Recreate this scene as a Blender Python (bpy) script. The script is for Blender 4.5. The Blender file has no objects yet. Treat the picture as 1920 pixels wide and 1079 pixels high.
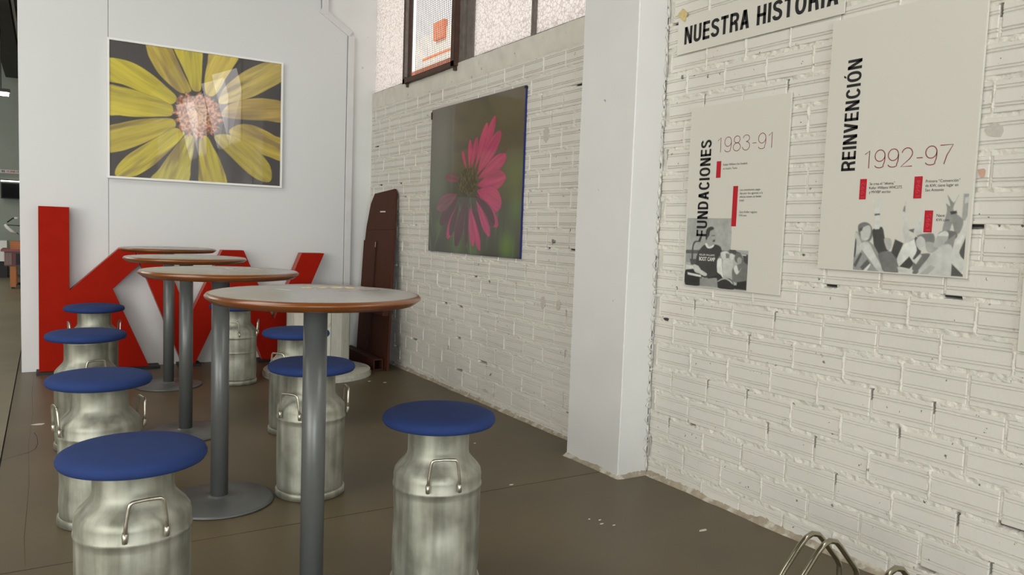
import bpy, bmesh, math, random
import numpy as np
from mathutils import Vector, Matrix
C = bpy.context.scene.collection
sc = bpy.context.scene
PI = math.pi
rnd = random.Random(7)
rng = np.random.default_rng(11)

# ---------------------------------------------------------------- camera
cam_d = bpy.data.cameras.new('camera'); cam = bpy.data.objects.new('camera', cam_d); C.objects.link(cam)
yaw, pitch, roll = math.radians(31.61), math.radians(-4.255), math.radians(2.076)
fw = Vector((math.sin(yaw)*math.cos(pitch), math.cos(yaw)*math.cos(pitch), math.sin(pitch)))
rt = Vector((math.cos(yaw), -math.sin(yaw), 0)); up = rt.cross(fw)
r2 = rt*math.cos(roll) + up*math.sin(roll); u2 = -rt*math.sin(roll) + up*math.cos(roll)
m = Matrix((r2, u2, -fw)).transposed().to_4x4(); m.translation = (0, 0, 1.33)
cam.matrix_world = m
cam_d.sensor_width = 36; cam_d.lens = 1420.6/1920*36; cam_d.clip_start = .05
sc.camera = cam
# ---------------------------------------------------------------- light
w = bpy.data.worlds.new('sky'); sc.world = w; w.use_nodes = True
bg = w.node_tree.nodes['Background']; bg.inputs[0].default_value = (1.0, .93, .88, 1); bg.inputs[1].default_value = .92
sd = bpy.data.lights.new('sun', 'SUN'); so = bpy.data.objects.new('sun', sd); C.objects.link(so)
sd.energy = 2.2; sd.angle = .02; sd.color = (1, .95, .88)
so.rotation_euler = Vector((1, .35, -.8)).to_track_quat('-Z', 'Y').to_euler()      # comes over the hall's roof onto the house across the street
def area(name, loc, target, sx, sy, power, col):
    d = bpy.data.lights.new(name, 'AREA'); d.shape = 'RECTANGLE'; d.size = sx; d.size_y = sy; d.energy = power; d.color = col
    o = bpy.data.objects.new(name, d); C.objects.link(o); o.location = loc
    o.rotation_euler = (Vector(target)-Vector(loc)).to_track_quat('-Z', 'Y').to_euler()
    return o
area('rear_door_daylight', (-2.6, -12.2, 2.3), (-2.4, 0, 2.2), 7.5, 3.8, 620, (.96, .98, .99))
area('roof_skylight', (-3.2, 3.4, 5.1), (-2.8, 3.4, 0), 3.0, 9.0, 210, (1.0, .97, .91))
area('far_hall_fill_light', (-3.2, 13.5, 5.1), (-3.2, 13.5, 0), 3.0, 8.0, 150, (1.0, .97, .88))  # added fill that brightens the far hall, no skylight modelled
area('side_fill_light', (-8.6, -.4, 2.2), (1.8, 5.0, 1.2), 12.0, 3.2, 600, (1.0, .985, .935))  # added fill from the left to lift the brick wall, no glazing there
for k, yk in enumerate((.55, -.55, -2.75, -3.95)):
    area('window_daylight', (2.84, yk, 3.35), (1.6, yk+.3, 3.0), 1.0, 1.25, 15, (1.0, .95, .92))
sc.view_settings.view_transform = 'Standard'; sc.view_settings.look = 'None'
sc.view_settings.exposure = 0.64; sc.view_settings.gamma = 1.0
try: sc.view_settings.use_curve_mapping = False
except Exception: pass

# ---------------------------------------------------------------- materials
def lin(c):
    return tuple((x/12.92 if x <= .04045 else ((x+.055)/1.055)**2.4) for x in c)
def rgb(r, g, b): return lin((r/255, g/255, b/255))
def mat(name, col, rough=.6, metal=0., bump=0., bscale=40., var=0., vscale=6., spec=.5, coat=0., stretch=(1, 1, 1), sheen=0.):
    M = bpy.data.materials.new(name); M.use_nodes = True
    nt = M.node_tree; N = nt.nodes; L = nt.links; p = N['Principled BSDF']
    p.inputs['Roughness'].default_value = rough; p.inputs['Metallic'].default_value = metal
    p.inputs['Specular IOR Level'].default_value = spec; p.inputs['Coat Weight'].default_value = coat
    p.inputs['Sheen Weight'].default_value = sheen
    p.inputs['Base Color'].default_value = (*col, 1)
    geo = N.new('ShaderNodeNewGeometry'); mp = N.new('ShaderNodeMapping'); mp.inputs['Scale'].default_value = stretch
    L.new(geo.outputs['Position'], mp.inputs[0])
    if var:
        n = N.new('ShaderNodeTexNoise'); n.inputs['Scale'].default_value = vscale; n.inputs['Detail'].default_value = 6
        L.new(mp.outputs[0], n.inputs[0])
        r = N.new('ShaderNodeMapRange'); r.inputs[1].default_value = .3; r.inputs[2].default_value = .7
        r.inputs[3].default_value = 1-var; r.inputs[4].default_value = 1+var*.6
        L.new(n.outputs[0], r.inputs[0])
        v = N.new('ShaderNodeVectorMath'); v.operation = 'SCALE'; v.inputs[0].default_value = col
        L.new(r.outputs[0], v.inputs['Scale']); L.new(v.outputs[0], p.inputs['Base Color'])
    if bump:
        n2 = N.new('ShaderNodeTexNoise'); n2.inputs['Scale'].default_value = bscale; n2.inputs['Detail'].default_value = 4
        L.new(mp.outputs[0], n2.inputs[0])
        b = N.new('ShaderNodeBump'); b.inputs['Strength'].default_value = bump; b.inputs['Distance'].default_value = .004
        L.new(n2.outputs[0], b.inputs['Height']); L.new(b.outputs[0], p.inputs['Normal'])
    return M
def add_marks(M, scale, thr, col, detail=3, size=.03, amount=1.):
    """worn marks: sparse spots of another colour mixed over the base colour"""
    nt = M.node_tree; N = nt.nodes; L = nt.links; p = N['Principled BSDF']
    geo = N.new('ShaderNodeNewGeometry'); n = N.new('ShaderNodeTexNoise'); n.inputs['Scale'].default_value = scale; n.inputs['Detail'].default_value = detail
    L.new(geo.outputs['Position'], n.inputs[0])
    r = N.new('ShaderNodeMapRange'); r.inputs[1].default_value = thr; r.inputs[2].default_value = thr+size; r.inputs[4].default_value = amount
    L.new(n.outputs[0], r.inputs[0])
    mx = N.new('ShaderNodeMix'); mx.data_type = 'RGBA'
    L.new(r.outputs[0], mx.inputs[0])
    old = p.inputs['Base Color'].links
    if old: L.new(old[0].from_socket, mx.inputs[6])
    else: mx.inputs[6].default_value = p.inputs['Base Color'].default_value
    mx.inputs[7].default_value = (*col, 1)
    L.new(mx.outputs[2], p.inputs['Base Color'])
    return M
def emit(name, col, s):
    M = bpy.data.materials.new(name); M.use_nodes = True; p = M.node_tree.nodes['Principled BSDF']
    p.inputs['Emission Color'].default_value = (*col, 1); p.inputs['Emission Strength'].default_value = s
    p.inputs['Base Color'].default_value = (*col, 1)
    return M
def glass(name, rough=0., tint=(1, 1, 1)):
    M = bpy.data.materials.new(name); M.use_nodes = True; nt = M.node_tree; N = nt.nodes; L = nt.links
    N.remove(N['Principled BSDF']); out = N['Material Output']
    t = N.new('ShaderNodeBsdfTransparent'); t.inputs[0].default_value = (*tint, 1)
    g = N.new('ShaderNodeBsdfGlossy'); g.inputs['Roughness'].default_value = rough
    f = N.new('ShaderNodeFresnel'); f.inputs[0].default_value = 1.5
    geo = N.new('ShaderNodeNewGeometry')
    mul = N.new('ShaderNodeMath'); mul.operation = 'SUBTRACT'; mul.inputs[0].default_value = 1
    L.new(geo.outputs['Backfacing'], mul.inputs[1])
    m2 = N.new('ShaderNodeMath'); m2.operation = 'MULTIPLY'; L.new(mul.outputs[0], m2.inputs[0]); L.new(f.outputs[0], m2.inputs[1])
    mx = N.new('ShaderNodeMixShader'); L.new(m2.outputs[0], mx.inputs[0]); L.new(t.outputs[0], mx.inputs[1]); L.new(g.outputs[0], mx.inputs[2])
    L.new(mx.outputs[0], out.inputs[0])
    return M
def frosted(name):
    M = bpy.data.materials.new(name); M.use_nodes = True; nt = M.node_tree; N = nt.nodes; L = nt.links
    N.remove(N['Principled BSDF']); out = N['Material Output']
    geo = N.new('ShaderNodeNewGeometry')
    nz = N.new('ShaderNodeTexNoise'); nz.inputs['Scale'].default_value = 22; L.new(geo.outputs['Position'], nz.inputs[0])
    ad = N.new('ShaderNodeVectorMath'); ad.operation = 'MULTIPLY_ADD'; ad.inputs[1].default_value = (.03, .03, .03)
    L.new(nz.outputs['Color'], ad.inputs[0]); L.new(geo.outputs['Position'], ad.inputs[2])
    vo = N.new('ShaderNodeTexVoronoi'); vo.feature = 'DISTANCE_TO_EDGE'; vo.inputs['Scale'].default_value = 34; L.new(ad.outputs[0], vo.inputs[0])
    rp = N.new('ShaderNodeMapRange'); rp.inputs[1].default_value = 0; rp.inputs[2].default_value = .09; rp.inputs[3].default_value = .62; rp.inputs[4].default_value = .97
    L.new(vo.outputs[0], rp.inputs[0])
    cb = N.new('ShaderNodeCombineColor'); L.new(rp.outputs[0], cb.inputs[0])
    mg = N.new('ShaderNodeMath'); mg.operation = 'POWER'; mg.inputs[1].default_value = 1.15; L.new(rp.outputs[0], mg.inputs[0])
    L.new(mg.outputs[0], cb.inputs[1]); L.new(mg.outputs[0], cb.inputs[2])
    tr = N.new('ShaderNodeBsdfTranslucent'); L.new(cb.outputs[0], tr.inputs[0])
    gl = N.new('ShaderNodeBsdfGlossy'); gl.inputs['Roughness'].default_value = .25
    mx = N.new('ShaderNodeMixShader'); mx.inputs[0].default_value = .04
    L.new(tr.outputs[0], mx.inputs[1]); L.new(gl.outputs[0], mx.inputs[2]); L.new(mx.outputs[0], out.inputs[0])
    return M
def printed(name, rough=.45, coat=0.):
    M = bpy.data.materials.new(name); M.use_nodes = True; nt = M.node_tree; p = nt.nodes['Principled BSDF']
    a = nt.nodes.new('ShaderNodeAttribute'); a.attribute_name = 'ink'; nt.links.new(a.outputs['Color'], p.inputs['Base Color'])
    p.inputs['Roughness'].default_value = rough; p.inputs['Coat Weight'].default_value = coat
    p.inputs['Coat Roughness'].default_value = .05
    return M

CREAM = rgb(204, 202, 192)
MT = {}
MT['brick'] = mat('painted_brick', rgb(208, 206, 198), .55, bump=.35, bscale=70, var=.06, vscale=1.3)
add_marks(MT['brick'], 9, .73, rgb(60, 58, 60), size=.02, amount=.8)
add_marks(MT['brick'], 1.1, .60, rgb(206, 194, 186), size=.15, amount=.7)
add_marks(MT['brick'], 38, .72, rgb(78, 74, 70), size=.015, amount=.85)
MT['mortar'] = mat('painted_mortar', rgb(210, 208, 198), .6, bump=.8, bscale=120, var=.07, vscale=9)
add_marks(MT['mortar'], 24, .70, rgb(70, 66, 62), size=.03, amount=.9)
MT['bare'] = mat('bare_grey_patch', rgb(186, 182, 173), .8, var=.1, vscale=60)
MT['terracotta'] = mat('bare_terracotta', rgb(190, 156, 138), .8, var=.15, vscale=60)
MT['hole'] = mat('bare_mortar_shadow', rgb(52, 48, 48), .9)  # dark tone paints in the shade of unpainted holes and cracks
MT['skirt'] = mat('rough_mortar_skirt', rgb(160, 150, 132), .9, bump=1., bscale=60, var=.2, vscale=22)
add_marks(MT['skirt'], 13, .52, rgb(196, 192, 180), size=.1, amount=.8)
MT['plaster'] = mat('painted_plaster', rgb(203, 201, 193), .6, bump=.5, bscale=18, var=.08, vscale=7)
add_marks(MT['plaster'], 16, .68, rgb(84, 78, 72), size=.03, amount=.8)
MT['lintel'] = mat('dirty_plaster', rgb(207, 204, 194), .7, bump=.8, bscale=14, var=.07, vscale=9)
add_marks(MT['lintel'], 26, .70, rgb(96, 86, 80), size=.03, amount=.7)
MT['panel'] = mat('white_panel', rgb(203, 205, 204), .5, bump=.03, bscale=200, var=.012, vscale=2)
MT['trim'] = mat('white_trim', rgb(205, 205, 203), .5, var=.05, vscale=8)
MT['white_paint'] = mat('white_column_paint', rgb(212, 213, 210), .45, bump=.1, bscale=20, var=.03, vscale=4)
add_marks(MT['white_paint'], 22, .76, rgb(110, 106, 100), size=.02, amount=.7)
def floor_mat(name, col):
    M = mat(name, col, .42, bump=.05, bscale=60, var=.16, vscale=1.7, spec=.5)
    add_marks(M, 3.1, .56, tuple(x*.8 for x in col), size=.2, amount=.6, detail=8)
    add_marks(M, 70, .78, tuple(min(1, x*2.2) for x in col), size=.03, amount=.5)
    return M
MT['floor'] = floor_mat('stained_concrete', rgb(92, 81, 59))
MT['floor_hall_lit'] = floor_mat('hall_lit_concrete', rgb(124, 114, 92))  # lighter tone paints in the extra light from the hall
MT['joint'] = mat('dark_joint', rgb(48, 42, 37), .9)
MT['steel_paint'] = mat('grey_painted_steel', rgb(92, 95, 94), .36, metal=.2, spec=.5, var=.03, vscale=30)
MT['laminate'] = mat('grey_laminate', rgb(150, 150, 146), .26, spec=.6, var=.05, vscale=18)
MT['edge'] = mat('brown_wood_edge', rgb(114, 64, 24), .28, spec=.6, var=.22, vscale=5, coat=.3)
def alu():
    M = mat('brushed_aluminium', rgb(176, 178, 168), .5, metal=.66, bump=.12, bscale=30)
    nt = M.node_tree; N = nt.nodes; L = nt.links; p = N['Principled BSDF']
    tc = N.new('ShaderNodeTexCoord'); mp = N.new('ShaderNodeMapping'); mp.inputs['Scale'].default_value = (26, 26, 2.2)
    L.new(tc.outputs['Object'], mp.inputs[0])
    oi = N.new('ShaderNodeObjectInfo'); ad = N.new('ShaderNodeVectorMath'); ad.operation = 'ADD'
    L.new(mp.outputs[0], ad.inputs[0]); L.new(oi.outputs['Random'], ad.inputs[1])
    n = N.new('ShaderNodeTexNoise'); n.inputs['Scale'].default_value = 1; n.inputs['Detail'].default_value = 5; L.new(ad.outputs[0], n.inputs[0])
    n2 = N.new('ShaderNodeTexNoise'); n2.inputs['Scale'].default_value = 9; n2.inputs['Detail'].default_value = 5; L.new(tc.outputs['Object'], n2.inputs[0])
    mu = N.new('ShaderNodeMath'); mu.operation = 'MULTIPLY'; L.new(n.outputs[0], mu.inputs[0]); L.new(n2.outputs[0], mu.inputs[1])
    cr = N.new('ShaderNodeValToRGB'); L.new(mu.outputs[0], cr.inputs[0])
    cr.color_ramp.elements[0].position = .12; cr.color_ramp.elements[0].color = (*rgb(130, 131, 118), 1)
    cr.color_ramp.elements[1].position = .42; cr.color_ramp.elements[1].color = (*rgb(188, 190, 177), 1)
    L.new(cr.outputs[0], p.inputs['Base Color'])
    rr = N.new('ShaderNodeMapRange'); rr.inputs[1].default_value = .1; rr.inputs[2].default_value = .4; rr.inputs[3].default_value = .40; rr.inputs[4].default_value = .60
    L.new(mu.outputs[0], rr.inputs[0]); L.new(rr.outputs[0], p.inputs['Roughness'])
    return M
MT['alu'] = alu()
MT['alu_wire'] = mat('worn_aluminium_rod', rgb(190, 186, 172), .32, metal=.9, var=.15, vscale=60)
MT['fabric'] = mat('blue_upholstery', rgb(32, 53, 104), .9, bump=.25, bscale=900, var=.08, vscale=16, spec=.35)
MT['under'] = mat('black_board', rgb(24, 24, 28), .8)
MT['red'] = mat('red_lacquer', rgb(150, 26, 11), .65, spec=.06, bump=.06, bscale=60, var=.06, vscale=9)
MT['red_side'] = mat('pale_red_edge', rgb(168, 78, 66), .6, var=.1, vscale=14)  # letter sides in a paler red than the faces
MT['black'] = mat('black_metal', rgb(26, 24, 24), .6)
MT['cream'] = mat('cream_board', CREAM, .45)
MT['board_edge'] = mat('white_foam_edge', rgb(226, 226, 220), .6)
MT['ink'] = mat('black_ink', rgb(18, 18, 20), .5)
MT['red_ink'] = mat('red_ink', rgb(176, 12, 34), .5)
MT['dark_red_ink'] = mat('dark_red_ink', rgb(206, 60, 76), .5)
MT['maroon_ink'] = mat('maroon_ink', rgb(130, 52, 58), .5)
MT['grey_ink'] = mat('grey_ink', rgb(70, 70, 70), .5)
MT['photo'] = printed('photo_print', .45)
MT['art'] = printed('painting_print', .5)
MT['gloss_art'] = printed('glossy_print', .35, coat=.55)
MT['blue_film'] = mat('blue_film', rgb(24, 32, 110), .4)
MT['white_frame'] = mat('white_frame', rgb(224, 224, 220), .4)
MT['pane'] = glass('clear_glass')
MT['frost'] = frosted('frosted_glass')
MT['win_steel'] = mat('old_grey_window_steel', rgb(112, 104, 98), .6, bump=.3, bscale=60, var=.25, vscale=20)
MT['rust'] = mat('rusty_brown_steel', rgb(74, 50, 38), .6, bump=.3, bscale=60, var=.3, vscale=20)
MT['wood'] = mat('dark_stained_wood', rgb(70, 38, 24), .65, spec=.2, bump=.15, bscale=30, var=.2, vscale=9, stretch=(6, 6, .7))
MT['wood_dk'] = mat('darker_stained_wood', rgb(48, 27, 18), .65, spec=.2, bump=.15, bscale=30, var=.2, vscale=9)
MT['whitewood'] = mat('whitewashed_wood', rgb(196, 196, 184), .65, bump=.4, bscale=30, var=.1, vscale=9, stretch=(5, 5, .8))
add_marks(MT['whitewood'], 9, .64, rgb(126, 116, 98), size=.08, amount=.7)
MT['stainless'] = mat('stainless_tube', rgb(158, 154, 136), .22, metal=.95)
MT['tape'] = mat('yellowed_tape', rgb(196, 176, 122), .5, var=.15, vscale=60)
MT['hall'] = mat('hall_wall_paint', rgb(150, 158, 148), .7, var=.06, vscale=2)
MT['hall_w'] = mat('hall_white_paint', rgb(190, 190, 182), .7, var=.04, vscale=2)
MT['roof'] = mat('dark_roof_boards', rgb(92, 82, 70), .8, var=.2, vscale=3, stretch=(1, 8, 1))
MT['beam'] = mat('dark_steel_beam', rgb(58, 54, 48), .6, var=.2, vscale=3)
MT['orange'] = mat('orange_brick', rgb(222, 132, 96), .8, bump=.3, bscale=20, var=.1, vscale=6)
MT['house_white'] = mat('house_white', rgb(236, 226, 214), .8)
MT['wire'] = mat('wire_mesh', rgb(60, 50, 48), .6, metal=.3)
MT['chip'] = mat('paint_chip', rgb(205, 200, 188), .7)
MT['lamp_on'] = emit('lamp_tube', (1.0, 1.0, .80), 14)

# ---------------------------------------------------------------- helpers
def link(name, me, m=None, parent=None, loc=None):
    o = bpy.data.objects.new(name, me); C.objects.link(o)
    if m is not None:
        me.materials.clear()
        for x in (m if isinstance(m, (list, tuple)) else [m]): me.materials.append(x)
    if parent: o.parent = parent
    if loc is not None: o.location = loc
    return o
def mesh(name, verts, faces, smooth=False):
    me = bpy.data.meshes.new(name); me.from_pydata([tuple(v) for v in verts], [], faces); me.update()
    if smooth: me.polygons.foreach_set('use_smooth', [True]*len(me.polygons))
    return me
def tag(o, label=None, cat=None, group=None, kind=None):
    for k, v in (('label', label), ('category', cat), ('group', group), ('kind', kind)):
        if v: o[k] = v
    return o
def empty(name, loc=(0, 0, 0), rz=0.):
    o = bpy.data.objects.new(name, None); C.objects.link(o); o.location = loc; o.rotation_euler = (0, 0, rz); o.empty_display_size = .1
    return o
class MB:
    """collects simple solids into one mesh"""
    def __init__(s): s.v = []; s.f = []; s.mi = []; s.sm = []
    def add(s, v, f, mi=0, sm=False):
        b = len(s.v); s.v += [tuple(x) for x in v]; s.f += [tuple(i+b for i in q) for q in f]; s.mi += [mi]*len(f); s.sm += [sm]*len(f)
    def box(s, x0, x1, y0, y1, z0, z1, mi=0):
        s.add([(x0, y0, z0), (x1, y0, z0), (x1, y1, z0), (x0, y1, z0), (x0, y0, z1), (x1, y0, z1), (x1, y1, z1), (x0, y1, z1)],
              [(0, 3, 2, 1), (4, 5, 6, 7), (0, 1, 5, 4), (1, 2, 6, 5), (2, 3, 7, 6), (3, 0, 4, 7)], mi)
        return s
    def lathe(s, prof, n=48, c=(0, 0, 0), mi=0, sm=True):
        v = []; f = []
        for r, z in prof:
            for i in range(n): a = 2*PI*i/n; v.append((c[0]+r*math.cos(a), c[1]+r*math.sin(a), c[2]+z))
        for k in range(len(prof)-1):
            for i in range(n):
                j = (i+1) % n; f.append((k*n+i, k*n+j, (k+1)*n+j, (k+1)*n+i))
        s.add(v, f, mi, sm); return s
    def tube(s, pts, r, n=10, mi=0, closed=False, cap=True):
        pts = [Vector(p) for p in pts]; v = []; f = []; K = len(pts); ref = Vector((.31, .22, .93))
        nrm = None
        for i, p in enumerate(pts):
            a = pts[(i-1) % K] if (closed or i > 0) else p; b = pts[(i+1) % K] if (closed or i < K-1) else p
            t = (b-a).normalized()
            if nrm is None: nrm = t.cross(ref).normalized()
            nrm = (nrm - t*nrm.dot(t)).normalized(); bi = t.cross(nrm)
            rr = r[i] if isinstance(r, (list, tuple)) else r
            for k in range(n): a2 = 2*PI*k/n; v.append(p + nrm*math.cos(a2)*rr + bi*math.sin(a2)*rr)
        for i in range(K if closed else K-1):
            j = (i+1) % K
            for k in range(n): l = (k+1) % n; f.append((i*n+k, i*n+l, j*n+l, j*n+k))
        s.add(v, f, mi, True)
        if cap and not closed:
            s.add([v[k] for k in range(n)], [tuple(range(n-1, -1, -1))], mi); s.add([v[(K-1)*n+k] for k in range(n)], [tuple(range(n))], mi)
        return s
    def prism(s, poly, axis, a, b, mi=0, side=None):
        """polygon (u,v) extruded along axis: 'y' -> (u,*,v), 'x' -> (*,u,v), 'z' -> (u,v,*)"""
        P = {'y': lambda u, v, t: (u, t, v), 'x': lambda u, v, t: (t, u, v), 'z': lambda u, v, t: (u, v, t)}[axis]
        n = len(poly); v = [P(u, w_, a) for u, w_ in poly]+[P(u, w_, b) for u, w_ in poly]
        s.add(v, [tuple(range(n)), tuple(range(2*n-1, n-1, -1))], mi)
        s.add(v, [(i, i+n, (i+1) % n+n, (i+1) % n) for i in range(n)], mi if side is None else side)
        return s
    def build(s, name, m, parent=None, loc=None, bevel=0.):
        me = bpy.data.meshes.new(name); me.from_pydata(s.v, [], s.f); me.update()
        ms = m if isinstance(m, (list, tuple)) else [m]
        for x in ms: me.materials.append(x)
        me.polygons.foreach_set('material_index', s.mi); me.polygons.foreach_set('use_smooth', s.sm)
        bm = bmesh.new(); bm.from_mesh(me); bmesh.ops.remove_doubles(bm, verts=bm.verts, dist=1e-5)
        bmesh.ops.recalc_face_normals(bm, faces=bm.faces); bm.to_mesh(me); bm.free()
        o = bpy.data.objects.new(name, me); C.objects.link(o)
        if parent: o.parent = parent
        if loc is not None: o.location = loc
        if bevel:
            md = o.modifiers.new('bevel', 'BEVEL'); md.width = bevel; md.segments = 2; md.limit_method = 'ANGLE'
        return o
def copy_tree(o, parent=None):
    c = o.copy(); C.objects.link(c); c.parent = parent
    for ch in list(kids.get(o.name, [])): 
        d = ch.copy(); C.objects.link(d); d.parent = c
        kids.setdefault(c.name, []).append(d)
    return c
kids = {}
def struct(o): o['kind'] = 'structure'; return o
# ---------------------------------------------------------------- noise for relief
def vnoise(x, y, seed):
    xi = np.floor(x).astype(np.int64); yi = np.floor(y).astype(np.int64); fx = x-xi; fy = y-yi
    fx = fx*fx*(3-2*fx); fy = fy*fy*(3-2*fy)
    def h(a, b):
        n = (a*374761393 + b*668265263 + seed*1442695041) & 0x7fffffff
        n = ((n ^ (n >> 13))*1274126177) & 0x7fffffff
        return ((n ^ (n >> 16)) & 0xffff)/65535.
    return (h(xi, yi)*(1-fx)+h(xi+1, yi)*fx)*(1-fy)+(h(xi, yi+1)*(1-fx)+h(xi+1, yi+1)*fx)*fy
def fbm(x, y, seed, o=4):
    s = 0; a = .5
    for k in range(o): s = s+a*(vnoise(x*2**k, y*2**k, seed+k)-.5); a *= .5
    return s
def grid_mesh(name, U, V, P, mask=None, smooth=True, cols=None):
    """U,V shape (nv,nu); P (nv,nu,3)"""
    nv, nu = U.shape; me = bpy.data.meshes.new(name)
    idx = np.arange(nv*nu).reshape(nv, nu)
    q = np.stack([idx[:-1, :-1], idx[:-1, 1:], idx[1:, 1:], idx[1:, :-1]], -1).reshape(-1, 4)
    if mask is not None: q = q[mask.reshape(-1)]
    me.vertices.add(nv*nu); me.vertices.foreach_set('co', P.reshape(-1).astype(np.float32))
    me.loops.add(len(q)*4); me.loops.foreach_set('vertex_index', q.reshape(-1).astype(np.int32))
    me.polygons.add(len(q)); me.polygons.foreach_set('loop_start', (np.arange(len(q))*4).astype(np.int32))
    try: me.polygons.foreach_set('loop_total', np.full(len(q), 4, np.int32))
    except Exception: pass
    me.update(calc_edges=True)
    me.polygons.foreach_set('use_smooth', np.full(len(q), smooth))
    if cols is not None:
        a = me.color_attributes.new('ink', 'FLOAT_COLOR', 'POINT')
        cc = np.concatenate([cols.reshape(-1, 3), np.ones((nv*nu, 1))], 1).astype(np.float32)
        a.data.foreach_set('color', cc.reshape(-1))
    me.validate()
    return me

# ================================================================ SETTING
WX, PY = 2.86, 7.48
# ---- floor: slabs cut by joints
fl = struct(MB().box(-9, 3.1, -12.5, 19.6, -.06, -.008).build('floor', MT['joint']))
xs = [-9, -4.5, -.222, 3.1]; ys = [-12.5, -9.5, -5.2, -1.0, 3.27, 7.6, 12.0, 16.0, 19.6]
for i in range(3):
    for j in range(len(ys)-1):
        MB().box(xs[i]+.004, xs[i+1]-.004, ys[j]+.003, ys[j+1]-.003, -.008, 0).build('slab', MT['floor'] if i == 2 else MT['floor_hall_lit'], fl)
def crack(pts, wd, name='crack'):
    v = []; f = []
    for i, (x, y) in enumerate(pts):
        a = pts[max(0, i-1)]; b = pts[min(len(pts)-1, i+1)]; t = Vector((b[0]-a[0], b[1]-a[1])).normalized(); h = wd*(.5+.6*rnd.random())
        v += [(x-t.y*h, y+t.x*h, .0007), (x+t.y*h, y-t.x*h, .0007)]
    for i in range(len(pts)-1): f.append((2*i, 2*i+1, 2*i+3, 2*i+2))
    return link(name, mesh(name, v, f), MT['joint'], fl)
crack([(-.218, 4.82), (-.17, 4.86), (-.13, 4.90), (-.09, 4.93), (-.065, 4.99), (-.055, 5.1), (-.06, 5.25), (-.075, 5.36)], .0022)
crack([(-.10, 7.3), (-.105, 6.6), (-.09, 5.9), (-.1, 5.1), (-.085, 4.3), (-.09, 3.6), (-.08, 3.3)], .0008)
# ---- plain shell of the hall
struct(MB().box(-9.2, -9, -12.5, 19.6, 0, 5.3).build('wall_left', MT['hall_w']))
struct(MB().box(-9.2, 3.1, -12.7, -12.5, 0, 5.3).build('wall_rear', MT['hall_w']))
struct(MB().box(-9.2, 3.1, 19.6, 19.8, 0, 5.3).build('wall_far', MT['hall']))
struct(MB().box(2.9, 3.1, 7.62, 19.6, 0, 5.3).build('wall_right_far', MT['hall_w']))
ce = struct(MB().box(-9.2, 3.1, -12.7, 19.8, 5.3, 5.45).build('ceiling', MT['roof']))
for yy in (8.6, 10.2, 11.8, 13.4, 15.0, 16.6, 18.2):
    MB().box(-9, 2.9, yy-.05, yy+.05, 5.02, 5.3).build('purlin', MT['beam'], ce)
# ---- brick walls -------------------------------------------------
def brick_mesh(k):
    r = random.Random(k); L = .2465; Hh = .113; D = .012
    prof = [(D, 0), (.002, 0), (0, .003), (0, .014)]
    for z in (.018, .029, .080, .091):
        prof += [(0, z-.0015+.0), (.0042+r.random()*.0015, z+.0022), (0, z+.0055)]
    prof = [p for p in prof if p[1] < Hh-.004]+[(0, Hh-.003), (.002, Hh), (D, Hh)]
    v = []; n = len(prof); skew = (r.random()-.5)*.003
    for e, (yy) in enumerate((0, -.004, -(L-.004), -L)):
        for x, z in prof:
            dx = .003 if e in (0, 3) else 0
            v.append((x+dx, yy+(skew if e > 1 else 0)*0, z+skew*(e > 1)))
    f = []
    for e in range(3):
        for i in range(n-1): f.append((e*n+i, e*n+i+1, (e+1)*n+i+1, (e+1)*n+i))
    f.append(tuple(range(n-1, -1, -1))); f.append(tuple(3*n+i for i in range(n)))
    me = mesh('brick', v, f); me.materials.append(MT['brick']); return me
BR = [brick_mesh(k) for k in range(8)]
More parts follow.
